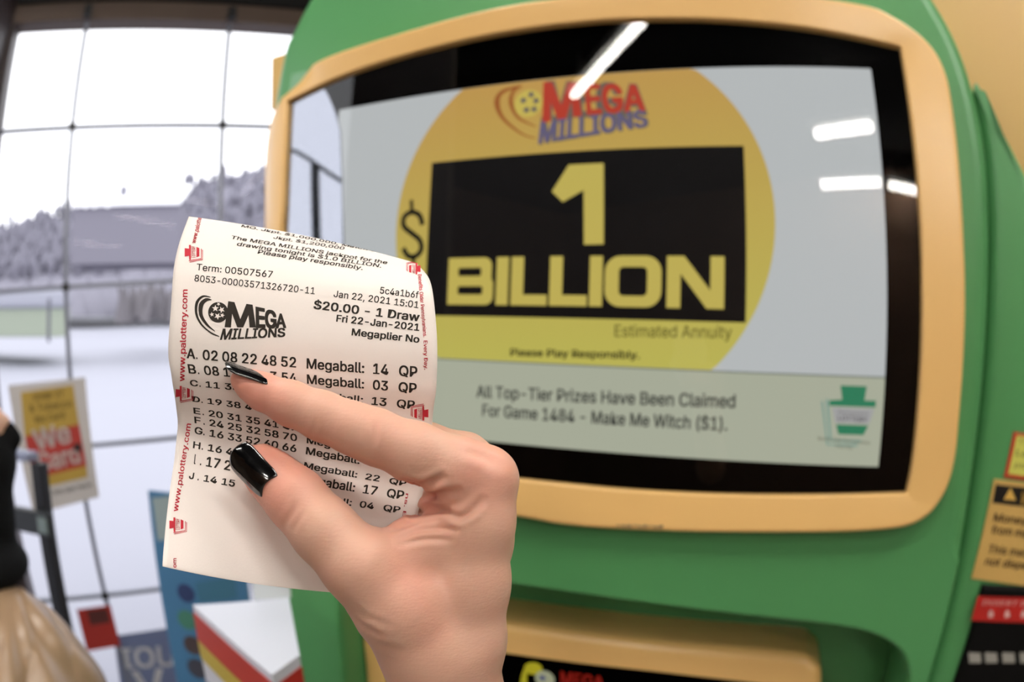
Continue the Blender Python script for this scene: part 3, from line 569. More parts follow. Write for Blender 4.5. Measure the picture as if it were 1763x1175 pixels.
V = np.r_[Wn(S0), Wn(S0 - N0 * 0.0001)]; k = nu * nv; F = []
for j in range(nv - 1):
    for i in range(nu - 1): a = j * nu + i; F += [(a, a + 1, a + nu + 1, a + nu), (k + a, k + a + nu, k + a + nu + 1, k + a + 1)]
edge = [(j * nu, (j + 1) * nu) for j in range(nv - 1)] + [(j * nu + nu - 1, (j + 1) * nu + nu - 1) for j in range(nv - 1)] + [(i, i + 1) for i in range(nu - 1)] + [((nv - 1) * nu + i, (nv - 1) * nu + i + 1) for i in range(nu - 1)]
F += [(a, b, b + k, a + k) for a, b in edge]
M_paper = mat('thermal_paper', (242, 233, 227), 0.62, spec=0.25, bump=0.03, bscale=1500, vary=0.012)
fixn(obj('paper', V, F, M_paper, tk, smooth=True))
PRN, RED = [], []
def dense(part, L):                          # cut long triangles so print follows the curl
    V, F = part; me = bpy.data.meshes.new('d'); me.from_pydata([(float(a), float(b), 0) for a, b in V], [], [tuple(f) for f in F]); bm = bmesh.new(); bm.from_mesh(me)
    bmesh.ops.triangulate(bm, faces=bm.faces)
    for _ in range(3):
        e = [x for x in bm.edges if x.calc_length() > L]
        if not e: break
        bmesh.ops.subdivide_edges(bm, edges=e, cuts=1); bmesh.ops.triangulate(bm, faces=bm.faces)
    bm.to_mesh(me); bm.free(); V = np.array([v.co[:2] for v in me.vertices]); F = [tuple(p.vertices) for p in me.polygons]; bpy.data.meshes.remove(me); return V, F
def put(store, part, L=9.0): store.append(dense(part, L))
T = lambda s, x0, y0, x1, y1, cap, b=0.0, sh=0.0, st=PRN: put(st, line_text(s, (x0, y0), (x1, y1), cap, b, sh))
T('MO. Jkpt. $1,000,000, Match 5', 415, 391, 646, 434, 4.0, .03, .35); T('Jkpt. $1,200,000', 470, 411, 592, 430.5, 4.8, .03, .3)
T('The MEGA MILLIONS jackpot for the', 397, 411.5, 666, 455.5, 5.8, .03, .25); T('drawing tonight is $1.0 BILLION.', 407, 423, 656, 461.5, 6.2, .03, .25); T('Please play responsibly.', 443, 437, 624, 465.5, 7.0, .03, .25)
T('Term: 00507567', 338, 465.5, 469, 478.6, 11.2, .018); T('8053-00003571326720-11', 334.5, 484.6, 541.5, 507, 11.2, .016)
T('5c4a1b6f', 653.7, 505.5, 720, 514, 11.2, .018); T('Jan 22, 2021 15:01', 574, 511.5, 720, 531, 11.2, .018)
T('$20.00 - 1 Draw', 539.5, 531.7, 721.6, 553.7, 14.0, .045); T('Fri 22-Jan-2021', 578.6, 554, 721.6, 570, 11.6, .045); T('Megaplier No', 605, 577.5, 721.6, 590.6, 11.6, .045)
def row(v, s, x0, x1, mm=2.7, bold=0.036, dy=0.0):   # text on a numbers row, placed in millimetres across the 82 mm strip
    Vt, Ft, _ = glyphs(s, bold); u = (x0 + Vt[:, 0] * (x1 - x0)) / 82.0; e = np.linalg.norm(ticket_at(0.5, v + .05) - ticket_at(0.5, v - .05)) / .1 * 1000
    RW.append((np.c_[u, v + dy - Vt[:, 1] * mm / e], Ft))
RW = []
Vv = [A_, B_, C_, 9.08, 9.95, 10.75, 11.72, H_ + .05, I_, J_]
data = [('A.', ('02', '08', '22', '48', '52'), '14', 1), ('B.', ('08', '1', '', '3', '54'), '03', 1), ('C.', ('11', '33'), '13', 1), ('D.', ('19', '38', '4'), '', 0), ('E.', ('20', '31', '35', '41', '47'), '', 0),
        ('F.', ('24', '25', '32', '58', '70'), '', 0), ('G.', ('16', '33', '52', '60', '66'), '0', 0), ('H.', ('16', '47'), '22', 1), ('I.', ('17', '2', '', '', '8'), '17', 1), ('J.', ('14', '15'), '04', 1)]
xw = {'A': 2.6, 'B': 2.4, 'C': 2.5, 'D': 2.5, 'E': 2.2, 'F': 2.1, 'G': 2.6, 'H': 2.4, 'I': .8, 'J': 1.6}
for v, mm_, (l, nums, mb_, qp) in zip(Vv, (2.7, 2.7, 2.6, 2.35, 2.25, 2.2, 2.3, 2.5, 2.65, 2.7), data):
    if l == 'I.': row(v, 'l', 6.5, 7.0, mm_)
    else: row(v, l[0], 5.6, 5.6 + xw[l[0]], mm_)
    row(v, '.', 8.5, 8.9)
    for k_, s in enumerate(nums):
        if s: row(v, s, 10.5 + 5.98 * k_ + (2.4 if len(s) == 1 and k_ >= 3 else 0), 10.5 + 5.98 * k_ + (4.6 if len(s) == 2 else 2.1 if k_ < 3 else 4.6) - (.2 if s in ('11', '14', '15', '1') else 0), mm_)
    if l[0] in 'ABCGHIJF' : row(v, 'Megaball:', 42.2, 59.8, mm_)
    if mb_: row(v, mb_, 62.5, 67.2 if len(mb_) == 2 else 64.6, mm_)
    if qp: row(v, 'QP', 70.4, 76.0, mm_)
# the printed game emblem: ball with stars, swooshes and two words
Z = lambda q: [(260 + x / 3.358, 350 + y / 3.358) for x, y in q]
put(PRN, stroke(Z([(345, 545), (300, 540), (266, 575), (262, 640), (290, 700), (340, 745), (392, 770)]), [1, 3.5, 5, 4, 3, 2, 1])); put(PRN, stroke(Z([(350, 560), (318, 560), (290, 590), (290, 650), (325, 705), (370, 742)]), [1, 6, 8, 6, 4, 1])); put(PRN, stroke(Z([(330, 742), (360, 760), (395, 772)]), [1, 1.6, 1]))
ball, _f = disc(Z([(388, 632)])[0], 17.2, 17.6, n=40); N5 = []
stars = [star(Z([c_])[0], r_, rot=r0) for c_, r_, r0 in (((372, 610), 6.2, -.3), ((408, 618), 6.0, .5), ((385, 655), 6.2, .2), ((352, 645), 4.2, .8), ((412, 650), 4.4, 0), ((390, 585), 3.6, .4))]
put(PRN, (ball, _f), 5)
put(PRN, quad_text('M', *Z([(446, 572), (588, 592), (606, 716), (426, 714)]), bold=.05)); put(PRN, quad_text('E', *Z([(604, 604), (658, 614), (662, 718), (606, 718)]), bold=.08)); put(PRN, quad_text('G', *Z([(656, 618), (724, 628), (728, 722), (660, 720)]), bold=.07)); put(PRN, quad_text('A', *Z([(730, 640), (770, 644), (782, 720), (720, 722)]), bold=.07))
put(PRN, quad_text('MILLIONS', *Z([(415, 728), (776, 724), (776, 772), (398, 790)]), bold=.05))
# red marginal print: web address up the left edge, keystones, motto down the right edge
up_txt = lambda s, x0, y0, x1, y1, cap: put(RED, line_text(s, (x0, y0), (x1, y1), cap, .028))
up_txt('www.palotte', 336.5, 420, 347, 376, 7.5); up_txt('www.palottery.com', 317.5, 657, 323, 499, 10.0); up_txt('www.palottery.com', 306, 882, 329, 730, 9.0); up_txt('om', 303.5, 978, 303.5, 962, 6.6)
up_txt('Benefits Older Pennsylvanians.', 719.5, 473, 729, 581, 6.2); up_txt('Every Day.', 729.5, 587, 730.5, 637, 6.2); up_txt('ns. E', 699, 850, 693, 889, 5.0)
def stamp(c, s, right):                      # small red keystone lying on its side
    c = np.array(c, float); ang = 1 if right else -1; f = lambda x, y: (c[0] + ang * y * s, c[1] + ang * x * s)
    K = keystone(lambda x, y: (x, y), 0, 0, 1.0); g = lambda Q: poly(*[f(x, y) for x, y in Q])
    put(RED, g(K['cap'])); put(RED, g(K['base'])); put(RED, stroke([f(*q) for q in K['o1']], s * .05, 1)); put(RED, stroke([f(*q) for q in K['o2']], s * .04, 1))
    put(RED, line_text('LOTTERY', f(-.36, -.15), f(.34, -.15), s * .18, .03)); put(RED, line_text('Pennsylvania', f(-.36, .045), f(.34, .045), s * .08))
M_ink = mat('thermal_ink', (46, 40, 34), .7, spec=.2); M_red = mat('red_ink', (186, 44, 58), .7, spec=.2)
def printed(name, store, m, extra=(), off=0.00008):
    V = []; F = []; k = 0
    for i, (P, Fs) in enumerate(list(store) + list(extra)):
        if i < len(store): u, v = on_ticket(P)
        else: u, v = P[:, 0], P[:, 1]
        V.append(ticket_at(u, v) + ticket_nrm(u, v) * off); F += [tuple(q + k for q in f) for f in Fs]; k += len(P)
    V = np.concatenate(V); o = obj(name, Wn(V), F, m, tk); me = o.data
    bm = bmesh.new(); bm.from_mesh(me); bm.normal_update(); eye = Vector((0, 0, EYE))
    bmesh.ops.reverse_faces(bm, faces=[f for f in bm.faces if f.normal.dot(eye - f.calc_center_median()) < 0]); bm.to_mesh(me); bm.free(); return o
for st_ in (((332, 434), 28, False), ((316, 676), 27, False), ((305, 903), 27, False), ((713, 464), 22, True), ((724, 713), 27, True)):
    keep = len(RED); stamp(*st_); printed('keystone_stamp', RED[keep:], M_red, off=0.0001); del RED[keep:]
printed('black_print', PRN, M_ink, RW); [printed('margin_lettering', [r], M_red, off=0.0001) for r in RED]; printed('emblem_stars', [dense(s, 6) for s in stars], M_paper, off=0.00016)

# ------------------------------------------------------------------ the hand
MM = 1 / 1140.0
def P_(x, y, d): return ray((x, y)) * d
def links(rows, k): return chain([P_(x, y, d) for x, y, r, d in rows], [r * d * MM for x, y, r, d in rows], k)
HB = []
HB += links([(770, 1500, 108, .262), (768, 1330, 96, .244), (772, 1210, 86, .230), (790, 1100, 74, .214), (804, 1000, 66.5, .206), (821, 900, 59, .200), (834, 826, 56, .198)], .006)     # forearm, wrist, index metacarpal
HB += links([(790, 1500, 100, .282), (785, 1330, 88, .264), (786, 1210, 76, .250), (798, 1080, 62, .236), (824, 930, 54, .226), (846, 826, 44, .2195)], .006)     # middle metacarpal
HB += links([(786, 1210, 70, .262), (802, 1060, 54, .250), (828, 930, 46, .242), (846, 845, 42, .240)], .006)
HB += links([(780, 1210, 62, .268), (800, 1060, 48, .264), (826, 940, 42, .258), (842, 868, 38, .256)], .006)
IDX = [(834, 826, 56, .198), (785, 808, 55, .1958), (715, 780, 51, .1940), (645, 752, 46.5, .1945), (605, 737, 43, .1958), (555, 717, 41, .1978), (500, 695, 37, .2002), (450, 674, 30, .2030), (424, 660, 22, .2043), (411, 653, 13, .2050)]
HB += links(IDX, .003)
HB += links([(846, 826, 44, .2195), (800, 789, 43, .2230), (735, 769, 40, .2270), (650, 762, 37, .2290), (580, 765, 35, .2300), (520, 775, 30, .2300), (488, 783, 22, .2295)], .0025)        # middle finger behind the ticket
HB += links([(846, 845, 42, .240), (780, 806, 38, .2470), (700, 800, 35, .2480), (640, 830, 32, .2450), (600, 850, 27, .2420)], .0025)        # ring finger curled
HB += links([(842, 868, 38, .256), (790, 835, 32, .262), (730, 840, 29, .262), (690, 870, 26, .256), (670, 890, 20, .252)], .0025)              # little finger curled
THB = [(772, 1215, 84, .226), (742, 1120, 86, .2125), (685, 1042, 76, .2015), (618, 974, 63, .1955), (558, 914, 55.5, .1965), (508, 858, 51, .2000), (470, 822, 42, .2040), (446, 803, 33, .2060), (430, 797, 22, .2070)]
HB += links(THB, .0045)
HB += links([(662, 968, 46, .1990), (720, 938, 46, .2010), (800, 925, 52, .2030)], .006)           # web of skin between thumb and index
HB += links([(738, 884, 40, .2320), (790, 872, 40, .2260)], .004)
HB += links([(768, 870, 46, .2110), (815, 850, 52, .2050)], .005)
HB += links([(700, 1040, 66, .2090), (790, 1010, 62, .2100)], .008)
HB += links([(790, 960, 52, .222), (800, 900, 46, .232)], .008)
Vh, Fh = body(HB, 0.00062)
Nh = vnormals(Vh, Fh); px_h = project(Vh); face = (Nh * (Vh / np.linalg.norm(Vh, axis=1)[:, None])).sum(1) < 0.25
def crease(pts, depth, width, fade=1):       # a skin fold along a line on the near side
    global Vh
    C = catmull(pts, 8); a, b = C[:-1], C[1:]; sel = np.where(face & (px_h[:, 0] > C[:, 0].min() - 30) & (px_h[:, 0] < C[:, 0].max() + 30) & (px_h[:, 1] > C[:, 1].min() - 30) & (px_h[:, 1] < C[:, 1].max() + 30))[0]
    if not len(sel): return
    Q = px_h[sel]; d = b - a; t = np.clip(((Q[:, None] - a) * d).sum(-1) / (d * d).sum(-1), 0, 1); D = np.linalg.norm(Q[:, None] - a - t[..., None] * d, axis=-1); i = D.argmin(1); D = D.min(1)
    s = (i + t[np.arange(len(i)), i]) / len(a); env = np.sin(np.pi * np.clip(s, 0.04, 0.96)) ** 0.5 if fade else 1
    Vh[sel] -= Nh[sel] * (depth * env * (np.exp(-(D / width) ** 2) - 0.35 * np.exp(-((D - 2.2 * width) / width) ** 2)))[:, None]
for a in (([(696, 829), (716, 836), (737, 834), (760, 822)], .0016, 6), ([(718, 850), (740, 853), (765, 850), (788, 846)], .0013, 6), ([(708, 888), (728, 881), (752, 878), (768, 881)], .0016, 5),
          ([(768, 880), (788, 891), (808, 883), (830, 862)], .0011, 6), ([(690, 925), (720, 914), (755, 911), (785, 914)], .0007, 5), ([(690, 938), (730, 929), (775, 930)], .0006, 5), ([(660, 912), (690, 908), (720, 899)], .0005, 5),
          ([(634, 778), (641, 762), (645, 748), (647, 732)], .00035, 5), ([(626, 772), (631, 760), (634, 748)], .0002, 4), ([(534, 752), (541, 738), (545, 724)], .0002, 4),
          ([(510, 868), (504, 882), (494, 896), (490, 908)], .0004, 5), ([(524, 884), (515, 896), (506, 912)], .00022, 4), ([(606, 1062), (630, 1082), (660, 1098)], .0005, 6), ([(600, 1040), (626, 1062), (668, 1078)], .00035, 6), ([(628, 1096), (652, 1112), (690, 1122)], .0004, 6), ([(800, 775), (830, 785), (858, 800)], .0006, 9)):
    crease(*a)
me = mesh(Wn(Vh), Fh, 'hand')
def skin_material():
    m = bpy.data.materials.new('skin'); m.use_nodes = True; nt = m.node_tree; b = nt.nodes['Principled BSDF']; N = nt.nodes.new; LK = nt.links.new
    b.inputs['Roughness'].default_value = 0.46; b.inputs['Specular IOR Level'].default_value = 0.38
    b.inputs['Subsurface Weight'].default_value = 0.22; b.inputs['Subsurface Radius'].default_value = (1.0, 0.35, 0.18); b.inputs['Subsurface Scale'].default_value = 0.003
    at_ = N('ShaderNodeAttribute'); at_.attribute_name = 'flush'; tc = N('ShaderNodeTexCoord'); n1 = N('ShaderNodeTexNoise'); n1.inputs['Scale'].default_value = 70; n1.inputs['Detail'].default_value = 5
    LK(tc.outputs['Object'], n1.inputs['Vector']); ad = N('ShaderNodeMath'); ad.operation = 'MULTIPLY_ADD'; LK(n1.outputs[0], ad.inputs[0]); ad.inputs[1].default_value = 0.5; LK(at_.outputs['Fac'], ad.inputs[2])
    mx = N('ShaderNodeMix'); mx.data_type = 'RGBA'; mx.inputs[6].default_value = lin((213, 176, 153)) + (1,); mx.inputs[7].default_value = lin((224, 152, 134)) + (1,); LK(ad.outputs[0], mx.inputs[0]); LK(mx.outputs[2], b.inputs['Base Color'])
    mp = N('ShaderNodeMapping'); mp.inputs['Scale'].default_value = (260, 700, 1500); LK(tc.outputs['Object'], mp.inputs[0]); n2 = N('ShaderNodeTexNoise'); n2.inputs['Scale'].default_value = 1; n2.inputs['Detail'].default_value = 3; LK(mp.outputs[0], n2.inputs['Vector'])
    n3 = N('ShaderNodeTexVoronoi'); n3.inputs['Scale'].default_value = 1100; LK(tc.outputs['Object'], n3.inputs['Vector']); s = N('ShaderNodeMath'); s.operation = 'MULTIPLY_ADD'; LK(n3.outputs['Distance'], s.inputs[0]); s.inputs[1].default_value = .35; LK(n2.outputs[0], s.inputs[2])
    bp = N('ShaderNodeBump'); bp.inputs['Strength'].default_value = 0.13; bp.inputs['Distance'].default_value = 0.0005; LK(s.outputs[0], bp.inputs['Height']); LK(bp.outputs[0], b.inputs['Normal']); return m
M_skin = skin_material()
fl = np.zeros(len(Vh))
for x, y, d, r, s in ((850, 800, .19, .014, .5), (430, 680, .204, .018, .8), (480, 850, .203, .016, .95), (640, 752, .19, .012, .35), (735, 850, .2, .014, .45), (700, 900, .2, .012, .3), (730, 1060, .195, .014, .3), (690, 1000, .19, .012, .3)):
    fl += s * np.exp(-((Vh - P_(x, y, d)) ** 2).sum(1) / r ** 2)
hd_ = link('hand', me, M_skin, None, smooth=True); a = me.attributes.new('flush', 'FLOAT', 'POINT'); a.data.foreach_set('value', np.clip(fl - .15, 0, 1).astype(np.float32))
tag(hd_, 'bare hand with black painted nails reaching up from below, pinching the ticket', 'hand')
M_nail = mat('black_nail_polish', (5, 5, 6), 0.12, coat=1.0, spec=0.6)
def nail(name, base, axis, side, n, L, Wd, arch, curve, taper, lift):
    """base: middle of the nail's root; axis to the tip; side across; n outward."""
    axis = nz(axis); n = nz(n - axis * (n @ axis)); side = np.cross(axis, n); V = []; a_, b_ = 22, 17
    for i in range(a_):
        s = i / (a_ - 1); tip = max(0, (s - .62) / .38); root = max(0, (.16 - s) / .16); hw = Wd / 2 * (1 - .10 * (1 - s) - .13 * root ** 2) * (1 - taper * tip ** 2) * math.sqrt(max(0.02, 1 - (0.97 * tip) ** 5))
        for j in range(b_):
            t = -1 + 2 * j / (b_ - 1); x = hw * t; z = -arch * (hw / (Wd / 2)) * t * t - curve * (s - .35) ** 2 + lift * s + (.0006 * tip)
            V.append(base + axis * (L * s - root * .0 - .0012 * t * t * (1 - s)) + side * x + n * z)
    F = [(i * b_ + j, i * b_ + j + 1, (i + 1) * b_ + j + 1, (i + 1) * b_ + j) for i in range(a_ - 1) for j in range(b_ - 1)]
    o = obj(name, Wn(np.array(V)), F, M_nail, hd_, smooth=True, label='glossy black painted nail'); n0 = Wn(n[None])[0] - Wn(np.zeros((1, 3)))[0]
    if sum(p.normal.dot(Vector(n0)) for p in o.data.polygons) < 0: o.data.flip_normals()
    so = o.modifiers.new('thick', 'SOLIDIFY'); so.thickness = 0.0007; so.offset = -1; sb = o.modifiers.new('smooth', 'SUBSURF'); sb.levels = 1; sb.render_levels = 2; return o
b0, t0 = P_(455, 835, .1936), P_(400, 778, .1990)
nail('thumb_nail', b0, t0 - b0, None, nz(-ray((430, 810)) * 1.0 + np.array((-.42, -.12, 0))), .0150, .0112, .0020, .0026, .08, .0000)
b0, t0 = P_(464, 648, .2000), P_(391, 623, .2045)
nail('index_nail', b0, t0 - b0, None, nz(np.array((.22, .90, .0)) - ray((430, 640)) * .08), .0150, .0092, .0016, .0018, .45, .0003)
# ------------------------------------------------------------------ person at the left edge, in profile
pe = thing('person', 'person in profile cut off at the left edge, black face covering and tan coat', 'person', W((-0.95, -EYE, 0.95)))
PD = 1.16
q = lambda x, y, d=0.0: ray((x, y)) * (PD + d)
m_ = lambda r: r * PD / 1140
HP = [('e', q(-104, 690, .02), I3, (m_(96), m_(112), m_(80)), .02), ('e', q(-38, 742, .01), I3, (m_(52), m_(62), m_(52)), .02)]
HP += [cap(q(-40, 708), q(14, 728), m_(19), m_(10), .012), cap(q(-100, 790, .02), q(-92, 950, .03), m_(60), m_(62), .03), ('e', q(-140, 1250, .06), I3, (m_(170), m_(240), m_(130)), .05), ('e', q(-105, 712, -.082), I3, (m_(12), m_(22), m_(9)), .006)]
Vb, Fb = body(HP, .007); bo_ = link('body', mesh(Wn(Vb), Fb), mat('person_skin', (214, 170, 148), .5, sss=.15, vary=.04, bscale=30), pe, smooth=True)
GP = [('e', q(-34, 794, .005), I3, (m_(64), m_(52), m_(72)), .015), cap(q(16, 738), q(22, 755), m_(13), m_(18), .012), cap(q(-34, 800), q(-30, 900), m_(58), m_(62), .02), cap(q(-104, 830, .03), q(-96, 950, .04), m_(72), m_(78), .03), ('e', q(-38, 972), I3, (m_(92), m_(46), m_(100)), .02), cap(q(-90, 812, .03), q(-30, 796), m_(62), m_(50), .02)]
Vg, Fg = body(GP, .006); link('neck_gaiter', mesh(Wn(Vg), Fg), mat('black_cloth', (10, 10, 12), .9, spec=.15, bump=.1, bscale=400), pe, smooth=True, label='black face covering')
CP = [('e', q(52, 1205, .02), I3, (m_(148), m_(186), m_(130)), .03), ('e', q(-40, 1260, .05), I3, (m_(240), m_(250), m_(170)), .05), cap(q(-140, 1120, .2), q(0, 1100, .0), m_(90), m_(80), .05), cap(q(20, 1500, .05), q(-20, 1900, .15), m_(230), m_(240), .08)]
Vc, Fc = body(CP, .006); n_ = vnormals(Vc, Fc); pp = project(Vc)
ang = np.arctan2(pp[:, 1] - 985, pp[:, 0] - 20); rad = np.hypot(pp[:, 1] - 985, pp[:, 0] - 20)      # folds falling from the collar
wob = np.abs(np.sin(ang * 7 + .9 * np.sin(rad * .02))) ** .5 + .5 * np.sin(ang * 19 + rad * .015); Vc = Vc + n_ * (.009 * (wob - .6) * np.clip(rad / 120, 0, 1))[:, None]
link('coat', mesh(Wn(Vc), Fc), mat('tan_shiny_cloth', (158, 130, 102), .32, spec=.6, vary=.12, bscale=9), pe, smooth=True, label='tan shiny coat')
Vr, Fr = body([('e', q(-118, 660, .025), I3, (m_(104), m_(106), m_(96)), .02), cap(q(-130, 700, .03), q(-150, 980, .06), m_(66), m_(40), .03)], .008); link('hair', mesh(Wn(Vr), Fr), mat('hair_brown', (96, 66, 44), .6, vary=.2, bscale=60), pe, smooth=True)
for dz in (0.0, .16):                         # legs down to the floor
    mb = MB(); a = W(q(-60, 1900, .1)); mb.tube([(a.x + dz, a.y + .06, a.z + .1), (a.x + dz, a.y + .06, .45), (a.x + dz, a.y + .05, .06)], [.09, .065, .05], n=12); mb.build('leg', mat('dark_trousers', (32, 34, 42), .8), pe, smooth=True)
    mb = MB(); mb.tube([(a.x + dz, a.y + .1, .045), (a.x + dz + .06, a.y - .12, .04)], [.045, .035], n=10); mb.build('shoe', M_black, pe, smooth=True)

# ------------------------------------------------------------------ signs on the window
def wq(pts, w=0.014): return [tuple(WI.hit(p, w)) for p in pts]
def wsheet(name, pts, m, w0, w1, parent=None, **k): return slab(name, WI, wq(pts), w0, w1, m, parent, **k)
sg = thing('window_sign', 'white window sign with yellow block above a red block of white lettering', 'sign', W(WI.cam(-.43, -.4, .02)))
wsheet('sheet', [(14, 664), (147, 650), (171, 856), (58, 886)], mat('sign_white', (205, 200, 196), .5), 0.0135, 0.0155, sg)
yl = wsheet('yellow_block', [(36, 676), (126, 663), (136, 731), (43, 752)], mat('sign_yellow', (184, 152, 66), .5), 0.0155, 0.0165, sg)
rd = wsheet('red_block', [(43, 752), (136, 731), (149, 802), (58, 824)], mat('sign_red', (176, 54, 46), .5), 0.0155, 0.0165, sg)
wsheet('yellow_strip', [(58, 824), (149, 802), (151, 822), (64, 842)], MATS['sign_yellow'], 0.0155, 0.0165, sg)
wl_ = lambda s, a, b, cap, bold: line_up(s, WI.hit(a, .017), WI.hit(b, .017), cap, bold)
ik = mat('sign_ink', (84, 66, 20), .6)
flat('lettering', WI, merge(wl_('Under 27', (58, 690), (110, 683), .030, .02), wl_('& Tobacco', (52, 710), (124, 700), .030, .02), wl_('We Card', (60, 730), (112, 720), .030, .02)), 0.0168, ik, yl)
flat('lettering', WI, merge(wl_('We', (62, 776), (124, 760), .085, .05), wl_('Card', (68, 812), (140, 795), .075, .05)), 0.0168, mat('sign_letters', (226, 214, 208), .5), rd)
flat('small_print', WI, merge(wl_('It is the law here', (70, 858), (158, 838), .022, .03)), 0.0158, mat('sign_dark', (90, 84, 80), .6), sg)
rs = thing('window_notice', 'small red notice low on the window by the tan coat', 'sign', W(WI.cam(-.38, -1.25, .02)))
wsheet('sheet', [(132, 1050), (190, 1042), (208, 1112), (150, 1122)], mat('notice_red', (170, 46, 38), .5), 0.0135, 0.0155, rs)
wsheet('dark_band', [(150, 1052), (184, 1048), (190, 1072), (156, 1077)], mat('notice_dark', (88, 40, 36), .5), 0.0155, 0.0162, rs)
dc = thing('window_decal', 'large pale letters stuck low on the window left of the blue poster', 'decal', W(WI.cam(-.17, -1.45, .02)))
flat('lettering', WI, merge(quad_text('IOU', WI.hit((206, 1118), .012), WI.hit((300, 1112), .012), WI.hit((304, 1146), .012), WI.hit((212, 1152), .012), .03), quad_text('V', WI.hit((226, 1158), .012), WI.hit((280, 1152), .012), WI.hit((290, 1200), .012), WI.hit((236, 1204), .012), .03)), 0.011, mat('decal_white', (252, 252, 252), .5), dc)
wsheet('backing_strip', [(196, 1096), (330, 1076), (344, 1110), (350, 1230), (216, 1230)], vinyl('decal_grey', (138, 146, 168)), 0.0098, 0.0106, dc)

# ------------------------------------------------------------------ black display post with a tag holder
D2 = 2.35
po = thing('display_post', 'black upright post with a small tag holder in front of the window', 'post', W(ray((90, 1000)) * D2 * np.array((1, 0, 1)) + np.array((0, -EYE, 0))))
pb = W(ray((88, 960)) * D2); tp = W(ray((52, 790)) * D2)
mb = MB(); mb.box(None, pb.x - .026, pb.x + .026, pb.y - .02, pb.y + .02, 0.03, tp.z); M_bp = mat('black_metal', (12, 12, 14), .4, metal=.2); bev(mb.build('upright', M_bp, po), .004)
mb = MB(); mb.box(None, pb.x - .2, pb.x + .2, pb.y - .16, pb.y + .16, 0.0, 0.03); bev(mb.build('foot', M_bp, po), .008)
a = W(ray((20, 898)) * D2); b = W(ray((130, 886)) * D2)
mb = MB(); mb.box(None, a.x, b.x, pb.y - .05, pb.y - .02, a.z - .035, a.z + .045); bev(mb.build('tag_holder', mat('dark_plastic', (34, 38, 40), .4), po), .004)
t_ = W(ray((110, 892)) * D2); mb = MB(); mb.box(None, t_.x - .022, t_.x + .022, pb.y - .054, pb.y - .05, a.z - .022, a.z + .03); mb.build('tag', mat('tag_grey', (120, 134, 132), .5), po)
mb = MB(); mb.box(None, tp.x - .05, tp.x + .05, pb.y - .03, pb.y + .03, tp.z, tp.z + .03); bev(mb.build('top_cap', mat('cap_grey', (130, 136, 160), .5), po), .006)
# ------------------------------------------------------------------ blue poster on a stand beside the kiosk
D3 = 1.75
r0, r1 = ray((254, 845)), ray((410, 838)); A0 = r0 * (D3 / r0[2] * .92); A1 = r1 * (D3 / r1[2] * .92)
BP = Frame(A0, (A1 - A0) * np.array((1, 0, 1)), (0, 1, 0)); wid = float(np.linalg.norm((A1 - A0) * np.array((1, 0, 1))))
bz = A0[1] + EYE
ps = thing('poster_stand', 'blue poster with coloured round patches standing left of the kiosk', 'poster', W(BP.cam(wid / 2, -bz, 0)))
mb = MB(); mb.box(BP, 0, wid, -bz + .04, 0, -.012, 0.0); bd = bev(mb.build('board', mat('poster_blue', (66, 118, 158), .5, vary=.06, bscale=10), ps), .003)
mb = MB(); mb.box(BP, -.02, wid + .02, -bz, -bz + .04, -.12, .12); bev(mb.build('foot', M_bp, ps), .005)
bq = lambda p: tuple(BP.hit(p, .001))
for nm, c_, r_, rgb in (('patch', (320, 1022), 20, (40, 56, 100)), ('patch', (322, 1068), 22, (66, 124, 104)), ('patch', (332, 1112), 22, (72, 58, 58)), ('patch', (340, 1152), 24, (62, 62, 74))):
    x, y = bq(c_); flat(nm, BP, disc((x, y), r_ * 1.7 / 1140), .0012, mat('patch_%d' % rgb[2], rgb, .5), bd)
flat('pale_panel', BP, poly(*[bq(p) for p in ((262, 858), (340, 850), (350, 920), (272, 932))]), .0012, mat('poster_pale', (150, 166, 166), .5), bd)
flat('teal_band', BP, poly(*[bq(p) for p in ((336, 1004), (404, 994), (408, 1030), (344, 1038))]), .0011, mat('poster_teal', (58, 110, 136), .5), bd)
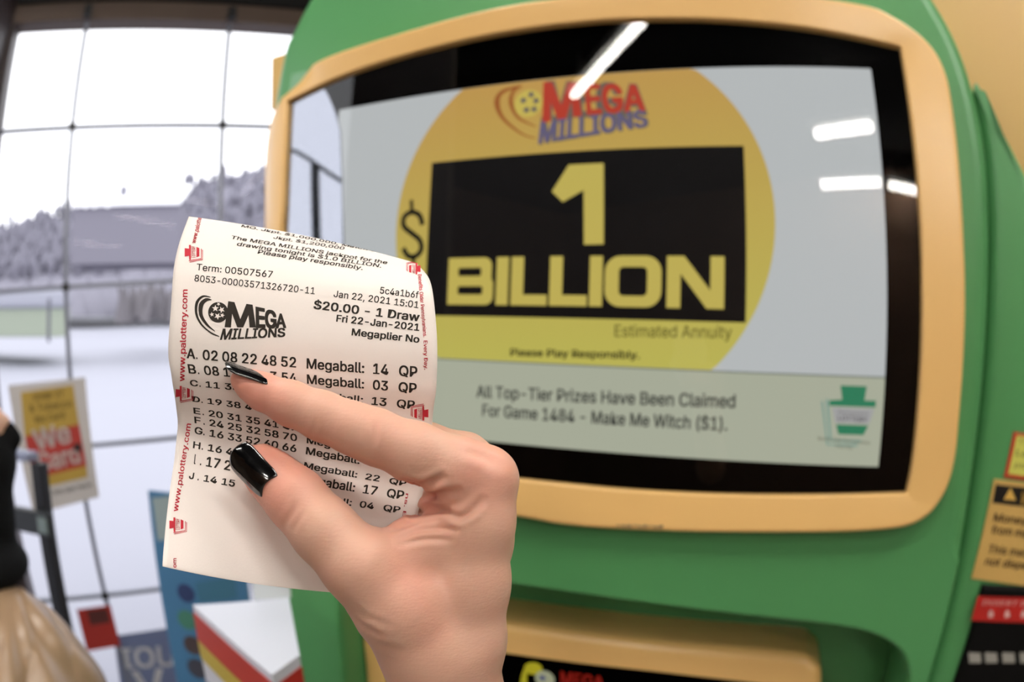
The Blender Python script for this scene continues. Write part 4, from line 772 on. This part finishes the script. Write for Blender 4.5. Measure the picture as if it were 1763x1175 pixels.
# ------------------------------------------------------------------ white carton with red and yellow stripes
yT = -0.330
tp_ = lambda x, y: (lambda r: r * (yT / r[1]))(ray((x, y)))
c_ = [tp_(332, 1042), tp_(468, 1163), tp_(516, 1128), tp_(498, 1030)]
cb = thing('striped_carton', 'white carton with red and yellow stripes standing left of the green kiosk', 'box', W((c_[1][0], -EYE, c_[1][2])))
M_ct = mat('carton_white', (214, 218, 232), .5); V = [W(p) for p in c_] + [W((p[0], -EYE, p[2])) for p in c_]
fixn(obj('carton_body', V, [(0, 1, 2, 3), (4, 5, 6, 7), (0, 1, 5, 4), (1, 2, 6, 5), (2, 3, 7, 6), (3, 0, 4, 7)], M_ct, cb))
def side(name, a, b, z0, z1, m):
    a, b = np.array(a), np.array(b); n = np.cross((b - a) * np.array((1, 0, 1)), (0, 1, 0)); n = nz(n); n = n if n @ (a - (c_[0] + c_[2]) / 2) > 0 else -n; n = n * .0012
    P = [a + n + np.array((0, -z, 0)) for z in (z0, z1)] + [b + n + np.array((0, -z, 0)) for z in (z1, z0)]; obj(name, [W(p) for p in P] + [W(p - n * .7) for p in P], [(0, 1, 2, 3), (4, 5, 6, 7), (0, 1, 5, 4), (1, 2, 6, 5), (2, 3, 7, 6), (3, 0, 4, 7)], m, cb)
M_cr, M_cy = mat('carton_red', (184, 52, 44), .5), mat('carton_yellow', (190, 170, 66), .5)
side('red_stripe', c_[0], c_[1], .010, .050, M_cr); side('yellow_stripe', c_[0], c_[1], .050, .078, M_cy); side('red_face', c_[1], c_[2], .014, .075, M_cr); side('print_panel', c_[0], c_[1], .11, .3, mat('carton_grey', (150, 152, 176), .5)); side('yellow_face', c_[1], c_[2], .075, .12, M_cy)
bk = [tp_(438, 1034), tp_(500, 1030)]; V = []
for p in bk: V += [W(p), W(p + np.array((0, .055, .004)))]
V += [v + Vector((0, .004, 0)) for v in V]
fixn(obj('back_flap', V, [(0, 1, 3, 2), (4, 5, 7, 6), (0, 1, 5, 4), (2, 3, 7, 6), (0, 2, 6, 4), (1, 3, 7, 5)], mat('flap_white', (206, 212, 214), .5), cb))
